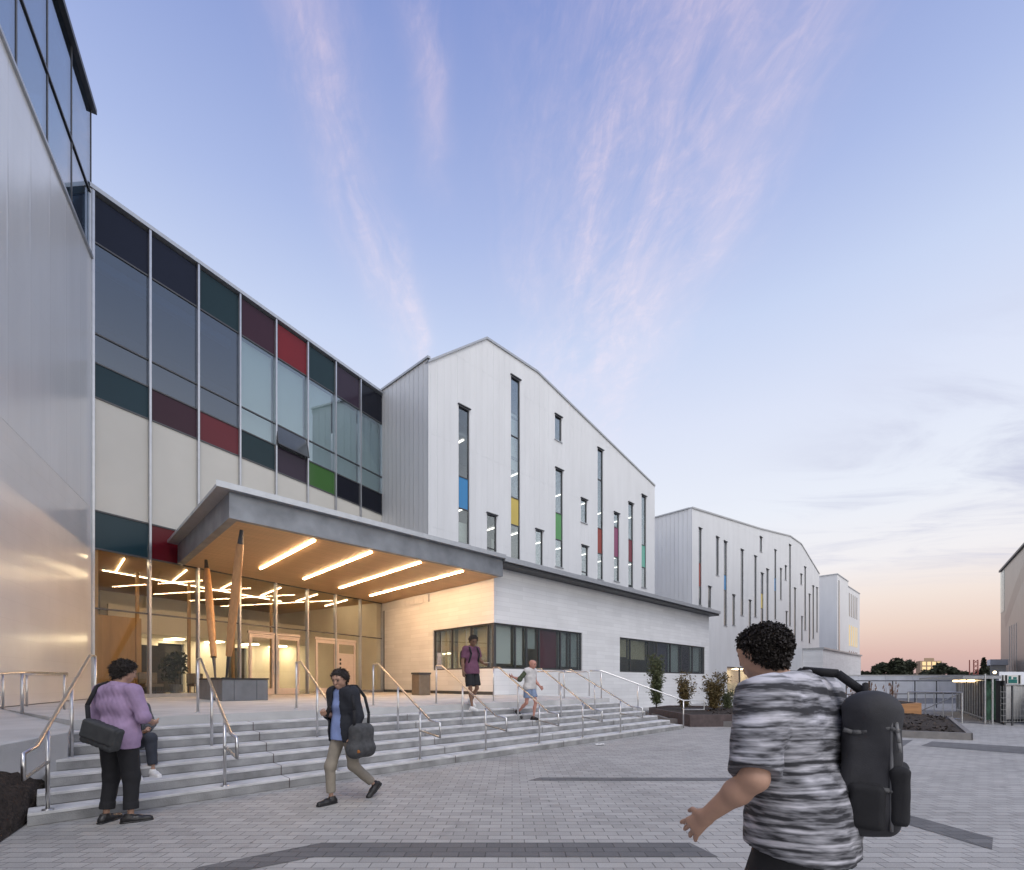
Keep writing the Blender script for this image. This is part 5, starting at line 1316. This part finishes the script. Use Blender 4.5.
# --- the older walker in denim shorts
J = dict(hl=(-.085, 0, .82), hr=(.085, 0, .82), kl=(-.09, .14, .455), kr=(.10, -.02, .44), al=(-.07, .08, .09), ar=(.09, -.27, .22), tl=(0, 1, 0), tr=(0, .75, -.66),
         sl=(-.175, .04, 1.26), sr=(.175, .03, 1.26), el=(-.23, .03, 1.00), er=(.27, -.12, 1.04), wl=(-.2, .2, .86), wr=(.33, -.27, 1.1), head=(0, .10, 1.43), yaw=.0, pitch=.2)
p5 = person('bald pink faced person in white vest and denim shorts descending beside a handrail', .45, 12.25, 4/7, (.80, -.6), J, SK3, g=.9, h=.0095,
       shirt=dict(mat=cloth('off_white_cloth', (.58, .56, .55)), sleeve=.12, hem=-.04, o=.02, fold=(.003, 22), collar=False), legs=dict(mat=cloth('washed_denim', (.20, .26, .38)), len=.66, o=.014, name='shorts'), shoes=dict(mat=SHOE), hair=None)
S = Solid(.009)
for q in 'lr':
    s_, el, w = (V(*J[k_+q]) for k_ in ('s', 'e', 'w')); S.limb(s_, el, .068, .056, k=.03).limb(el, el+(w-el)*.25, .056, .05, k=.03, cap=True)
S.fold = (.005, 28); 
S2 = Solid(.009)
sr_o = Solid(.009); s_, el, w = (V(*J[k_+'r']) for k_ in ('s', 'e', 'w')); sr_o.limb(s_, el, .066, .058, k=.03).limb(el, el+(w-el)*.25, .058, .05, k=.03, cap=True); sr_o.fold = (.005, 28)
sr_o.build('sleeve', cloth('olive_cloth', (.07, .085, .05)), p5)

# --- the striped passer-by close to the lens
def stripes(name):
    m = bpy.data.materials.new(name); t, p, o = nt(m); L = t.links.new
    p.inputs['Roughness'].default_value = .85
    tc = t.nodes.new('ShaderNodeTexCoord'); mp = t.nodes.new('ShaderNodeMapping'); mp.inputs['Rotation'].default_value = (.12, -.10, 0); L(tc.outputs['Object'], mp.inputs['Vector'])
    n = t.nodes.new('ShaderNodeTexNoise'); n.inputs['Scale'].default_value = 2.5; n.inputs['Detail'].default_value = 2; L(mp.outputs[0], n.inputs['Vector'])
    sx = t.nodes.new('ShaderNodeSeparateXYZ'); L(mp.outputs[0], sx.inputs[0])
    a = t.nodes.new('ShaderNodeMath'); a.operation = 'MULTIPLY_ADD'; L(n.outputs['Fac'], a.inputs[0]); a.inputs[1].default_value = .05; L(sx.outputs['Z'], a.inputs[2])
    cb = t.nodes.new('ShaderNodeCombineXYZ'); L(a.outputs[0], cb.inputs[2])
    n2 = t.nodes.new('ShaderNodeTexNoise'); n2.inputs['Scale'].default_value = 17; n2.inputs['Detail'].default_value = 3; n2.inputs['Roughness'].default_value = .7; L(cb.outputs[0], n2.inputs['Vector'])
    # broken dashes along the stripe
    mp3 = t.nodes.new('ShaderNodeMapping'); mp3.inputs['Scale'].default_value = (9, 9, 55); L(tc.outputs['Object'], mp3.inputs['Vector'])
    n3 = t.nodes.new('ShaderNodeTexNoise'); n3.inputs['Scale'].default_value = 1; n3.inputs['Detail'].default_value = 3; L(mp3.outputs[0], n3.inputs['Vector'])
    ad = t.nodes.new('ShaderNodeMath'); ad.operation = 'MULTIPLY_ADD'; L(n3.outputs['Fac'], ad.inputs[0]); ad.inputs[1].default_value = .45; L(n2.outputs['Fac'], ad.inputs[2])
    r = t.nodes.new('ShaderNodeValToRGB'); L(ad.outputs[0], r.inputs[0])
    e = r.color_ramp.elements; e[0].position = .655; e[0].color = (.03, .03, .036, 1); e[1].position = .84; e[1].color = (.52, .51, .56, 1)
    q = r.color_ramp.elements.new(.70); q.color = (.13, .13, .145, 1); q = r.color_ramp.elements.new(.775); q.color = (.30, .30, .33, 1)
    L(r.outputs[0], p.inputs['Base Color'])
    return m
J = dict(hl=(-.10, -.02, .96), hr=(.10, -.02, .96), kl=(-.10, .14, .53), kr=(.10, -.04, .53), al=(-.09, .16, .09), ar=(.10, -.35, .18), tl=(0, 1, 0), tr=(0, .8, -.6),
         sl=(-.225, .04, 1.485), sr=(.225, .01, 1.49), el=(-.385, .0, 1.20), er=(.33, -.03, 1.2), wl=(-.37, .19, 1.02), wr=(.29, .12, .99), head=(-.01, .14, 1.67), yaw=-.3, pitch=.15)
p6 = person('person in baggy black and white striped shirt striding past with a backpack', 1.185, 1.97, 0, (-.62, .78), J, SK1, g=1.1, h=.006,
       shirt=dict(mat=stripes('streaky_striped_cloth'), sleeve=.95, hem=-.08, o=.034, so=.036, fold=(.008, 17), skirt=True), legs=dict(mat=BLK, len=1.9, o=.02), shoes=dict(mat=SHOE), hair=dict(mat=HB, th=.008, rough=.006, n=5200, len=.026),
       hands=dict(l=dict(palm=(.87, .48, 0), side=(0, .5, .8), curl=.3, spread=9, sc=1.04), r=dict(palm=(-1, 0, 0), side=(0, 0, 1), curl=.9)))
bp = thing_in(p6, 'backpack', 'dark backpack on the back of the striped shirt wearer', 'backpack')
S = Solid(.009); S.block((.13, -.215, 1.23), (.125, .09, .25), .04, rot=.25); S.limb((.06, -.235, 1.44), (.2, -.20, 1.44), .07, k=.05); S.block((.13, -.20, 1.02), (.13, .105, .06), .04, rot=.25); S.fold = (.010, 14)
b_ = S.build('body', cloth('ink_canvas', (.03, .03, .036), .7, .35), bp)
S = Solid(.009); S.block((.11, -.31, 1.13), (.10, .03, .11), .02, rot=.25); S.fold = (.004, 20); S.build('pocket', BLK, b_)
zt_ = MB(); zp = [(.115+.105*math.cos(a_), -.302+.03*math.cos(a_)+.012*math.sin(a_), 1.32+.13*math.sin(a_)) for a_ in np.linspace(-.2, math.pi+.2, 14)]
for a_, c_ in zip(zp[:-1], zp[1:]): zt_.rod(a_, c_, .0065, n=6)
zt_.build('zip', mat('zip_metal', (.16, .16, .165), .5), bp, smooth=True)
bxf = lambda bx_, by_, z_: (.13+bx_*.969-by_*.247, -.215+bx_*.247+by_*.969, z_)
for z_ in (1.14, 1.37):
    wb_ = MB()
    for q_ in range(6): wb_.rod(bxf(-.128, -.085+q_*.028, z_+.012*math.sin(q_)), bxf(-.128, -.085+(q_+1)*.028, z_+.012*math.sin(q_+1)), .0095, n=6)
    wb_.build('side_strap', mat('grey_webbing', (.10, .10, .105), .8), bp, smooth=True)
pp_ = MB().tube([bxf(-.127, -.062, 1.0+.05*q_) for q_ in range(10)], .006, 6); pp_.build('piping', mat('pale_piping', (.13, .13, .14), .6), bp, smooth=True)
S = Solid(.008); S.block(bxf(-.125, .01, 1.08), (.028, .055, .085), .02, rot=.25); S.fold = (.004, 22); S.build('side_pocket', BLK, bp)
hl_ = MB().tube([(.08, -.21, 1.49), (.09, -.21, 1.54), (.16, -.19, 1.54), (.17, -.19, 1.49)], .011); hl_.build('handle', BLK, bp, smooth=True)
for sx in (.14,):
    st_ = MB(); pts = [(sx, -.2, 1.5), (sx, -.1, 1.585), (sx, .03, 1.60), (sx*1.05, .15, 1.5), (sx*1.1, .2, 1.35)]
    for a_, c_ in zip(pts[:-1], pts[1:]): st_.rod(a_, c_, .018, n=8)
    st_.build('strap', BLK, bp, smooth=True)


# ------------------------------------------------------------------ sky, sun, camera
SUN_EL, SUN_DIR = math.radians(58), Vector((.30, -.95, 0)).normalized()
W = bpy.data.worlds.new('World'); SC.world = W; W.use_nodes = True
t = W.node_tree; L = t.links.new; t.nodes.clear()
out = t.nodes.new('ShaderNodeOutputWorld'); bg = t.nodes.new('ShaderNodeBackground'); L(bg.outputs[0], out.inputs['Surface'])
tc = t.nodes.new('ShaderNodeTexCoord'); sx = t.nodes.new('ShaderNodeSeparateXYZ'); L(tc.outputs['Generated'], sx.inputs[0])
def math_(op, a, b=None, c=None, clamp=False):
    m = t.nodes.new('ShaderNodeMath'); m.operation = op; m.use_clamp = clamp
    for i, v in enumerate((a, b, c)):
        if v is None: continue
        if isinstance(v, (int, float)): m.inputs[i].default_value = v
        else: L(v, m.inputs[i])
    return m.outputs[0]
def mrange(v, a, b, c=0., d=1., smooth=True):
    m = t.nodes.new('ShaderNodeMapRange'); m.interpolation_type = 'SMOOTHSTEP' if smooth else 'LINEAR'
    L(v, m.inputs['Value']); m.inputs['From Min'].default_value = a; m.inputs['From Max'].default_value = b; m.inputs['To Min'].default_value = c; m.inputs['To Max'].default_value = d
    return m.outputs['Result']
ramp = t.nodes.new('ShaderNodeValToRGB'); L(sx.outputs['Z'], ramp.inputs['Fac'])
stops = [(0, (196, 162, 162)), (.045, (216, 180, 172)), (.09, (233, 207, 193)), (.14, (241, 225, 215)), (.2, (241, 237, 238)), (.3, (233, 237, 246)), (.45, (219, 226, 245)), (.57, (199, 212, 241)), (.68, (170, 186, 229)), (.82, (132, 151, 208)), (1, (104, 127, 189))]
cr = ramp.color_ramp
while len(cr.elements) < len(stops): cr.elements.new(.5)
for e_, (p_, c_) in zip(cr.elements, stops): e_.position = p_; e_.color = srgb(*c_)
sky = t.nodes.new('ShaderNodeTexSky'); sky.sky_type = 'NISHITA'; sky.sun_disc = False; sky.sun_elevation = SUN_EL
sky.sun_rotation = math.atan2(SUN_DIR.x, SUN_DIR.y)
sk = t.nodes.new('ShaderNodeVectorMath'); sk.operation = 'SCALE'; L(sky.outputs[0], sk.inputs[0]); sk.inputs['Scale'].default_value = .10
mx = t.nodes.new('ShaderNodeMix'); mx.data_type = 'RGBA'; mx.inputs['Factor'].default_value = .06; L(ramp.outputs[0], mx.inputs['A']); L(sk.outputs[0], mx.inputs['B'])
base = mx.outputs['Result']
# cirrus: parallel streaks on a high flat layer
zc = math_('MAXIMUM', sx.outputs['Z'], .03)
u = math_('DIVIDE', sx.outputs['X'], zc); v = math_('DIVIDE', sx.outputs['Y'], zc)
def noise(cx, cy, scale, detail=6, dist=0., seed=0., rough=.6):
    cb = t.nodes.new('ShaderNodeCombineXYZ'); L(cx, cb.inputs[0]); L(cy, cb.inputs[1]); cb.inputs[2].default_value = seed
    n_ = t.nodes.new('ShaderNodeTexNoise'); n_.inputs['Scale'].default_value = scale; n_.inputs['Detail'].default_value = detail; n_.inputs['Distortion'].default_value = dist; n_.inputs['Roughness'].default_value = rough
    L(cb.outputs[0], n_.inputs['Vector']); return n_.outputs['Fac']
warp = math_('MULTIPLY', math_('SUBTRACT', noise(u, v, 2.2, 3, seed=3.), .5), .12)
uw = math_('ADD', u, warp)
def bump_(c, w):      # soft stripe round u = c
    d = math_('DIVIDE', math_('SUBTRACT', uw, c), w); return math_('EXPONENT', math_('MULTIPLY', math_('MULTIPLY', d, d), -1.))
vs = math_('MULTIPLY', v, .22)
fine = mrange(noise(math_('MULTIPLY', uw, 5.), math_('MULTIPLY', v, .9), 2.4, 9, .6, 1., .68), .36, .74)
fib = mrange(noise(math_('ADD', math_('MULTIPLY', uw, 7.), math_('MULTIPLY', v, 2.5)), math_('MULTIPLY', v, 2.2), 1.6, 9, 1.2, 7., .7), .38, .72)
puff = mrange(noise(math_('MULTIPLY', u, 2.), math_('MULTIPLY', v, 1.0), 2.1, 5, .3, 5.), .34, .66)
s1 = math_('MULTIPLY', bump_(-.305, .06), mrange(v, 1.75, 1.2)); s1 = math_('MULTIPLY', s1, .85)
s1b = math_('MULTIPLY', bump_(-.255, .022), math_('MULTIPLY', mrange(v, .95, 1.15), mrange(v, 1.9, 1.45)))
s2 = math_('MULTIPLY', bump_(-.145, .028), mrange(v, 1.05, .75))
s3 = math_('MULTIPLY', math_('ADD', math_('MULTIPLY', bump_(.17, .055), .8), math_('ADD', math_('MULTIPLY', bump_(.31, .15), .85), math_('MULTIPLY', bump_(.04, .06), .45))), mrange(v, 3.4, 1.3))
s4 = math_('MULTIPLY', bump_(.48, .05), mrange(v, 1.3, .9)); s4 = math_('MULTIPLY', s4, .5)
veil = math_('MULTIPLY', math_('MULTIPLY', bump_(.28, .24), mrange(v, 3.2, 1.1)), .35)
s3 = math_('ADD', s3, veil)
tot = math_('ADD', math_('ADD', s1, s1b), math_('ADD', s2, math_('ADD', s3, s4)))
rip = mrange(noise(math_('ADD', math_('MULTIPLY', uw, 14.), math_('MULTIPLY', v, 9.)), math_('SUBTRACT', math_('MULTIPLY', v, 10.), math_('MULTIPLY', u, 6.)), 1.3, 6, .8, 21., .65), .42, .7)
tex = math_('MULTIPLY', math_('ADD', math_('MULTIPLY', fine, .5), math_('ADD', math_('MULTIPLY', fib, .32), math_('MULTIPLY', puff, .35))), math_('MULTIPLY_ADD', rip, .45, .72))
cl = math_('MULTIPLY', math_('MULTIPLY', tot, tex), 1.05, clamp=True)
cl = math_('MULTIPLY', cl, mrange(sx.outputs['Y'], -.1, .25))
cl = math_('MULTIPLY', cl, .64)
m2 = t.nodes.new('ShaderNodeMix'); m2.data_type = 'RGBA'; L(cl, m2.inputs['Factor']); L(base, m2.inputs['A']); mc = t.nodes.new('ShaderNodeMix'); mc.data_type = 'RGBA'; L(mrange(sx.outputs['Z'], .5, .85), mc.inputs['Factor']); mc.inputs['A'].default_value = srgb(231, 225, 240); mc.inputs['B'].default_value = srgb(220, 202, 222)
L(mc.outputs['Result'], m2.inputs['B'])
# low grey-blue altocumulus on the right
gr = mrange(noise(math_('MULTIPLY', u, .55), math_('MULTIPLY', v, 1.25), 1.5, 8, .7, 12., .62), .42, .75)
gr = math_('MULTIPLY', gr, math_('MULTIPLY', mrange(u, .9, 1.9), mrange(v, 5.5, 2.6)))
gr = math_('MULTIPLY', gr, mrange(v, .9, 1.5)); gr = math_('MULTIPLY', gr, .75)
m3 = t.nodes.new('ShaderNodeMix'); m3.data_type = 'RGBA'; L(gr, m3.inputs['Factor']); L(m2.outputs['Result'], m3.inputs['A']); m3.inputs['B'].default_value = srgb(184, 188, 212)
# the brighter side of the dusk sky lies behind the viewer
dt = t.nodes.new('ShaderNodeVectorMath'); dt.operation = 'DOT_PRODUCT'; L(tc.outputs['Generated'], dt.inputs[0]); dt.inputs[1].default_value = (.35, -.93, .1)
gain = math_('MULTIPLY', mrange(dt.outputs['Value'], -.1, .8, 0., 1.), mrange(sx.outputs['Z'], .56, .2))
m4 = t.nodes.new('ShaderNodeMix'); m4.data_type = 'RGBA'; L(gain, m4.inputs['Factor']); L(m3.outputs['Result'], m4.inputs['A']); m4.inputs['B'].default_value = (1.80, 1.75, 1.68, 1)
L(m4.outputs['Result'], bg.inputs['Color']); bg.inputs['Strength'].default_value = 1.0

sl = bpy.data.lights.new('sun', 'SUN'); sl.energy = 1.5; sl.angle = math.radians(28); sl.color = (1, .96, .90)
so = bpy.data.objects.new('sun', sl); COL.objects.link(so)
dv = Vector((SUN_DIR.x*math.cos(SUN_EL), SUN_DIR.y*math.cos(SUN_EL), math.sin(SUN_EL)))
so.rotation_euler = (-dv).to_track_quat('-Z', 'Y').to_euler(); so.location = (0, -20, 30)

cam = bpy.data.cameras.new('camera'); co = bpy.data.objects.new('camera', cam); COL.objects.link(co)
co.location = (0, 0, CZ); co.rotation_euler = (math.pi/2, 0, 0)
cam.sensor_width = 36; cam.sensor_fit = 'HORIZONTAL'; cam.lens = F/1024*36
cam.shift_y = (HY-435)/1024; cam.clip_end = 3000; cam.clip_start = .05
SC.camera = co
SC.view_settings.view_transform = 'Standard'; SC.view_settings.look = 'None'; SC.view_settings.exposure = .1; SC.view_settings.gamma = 1
SC.view_settings.use_curve_mapping = False
cy = SC.cycles
cy.use_denoising = True; cy.max_bounces = 8; cy.diffuse_bounces = 4; cy.glossy_bounces = 4; cy.transparent_max_bounces = 16
cy.sample_clamp_indirect = 4; cy.caustics_reflective = False; cy.caustics_refractive = False
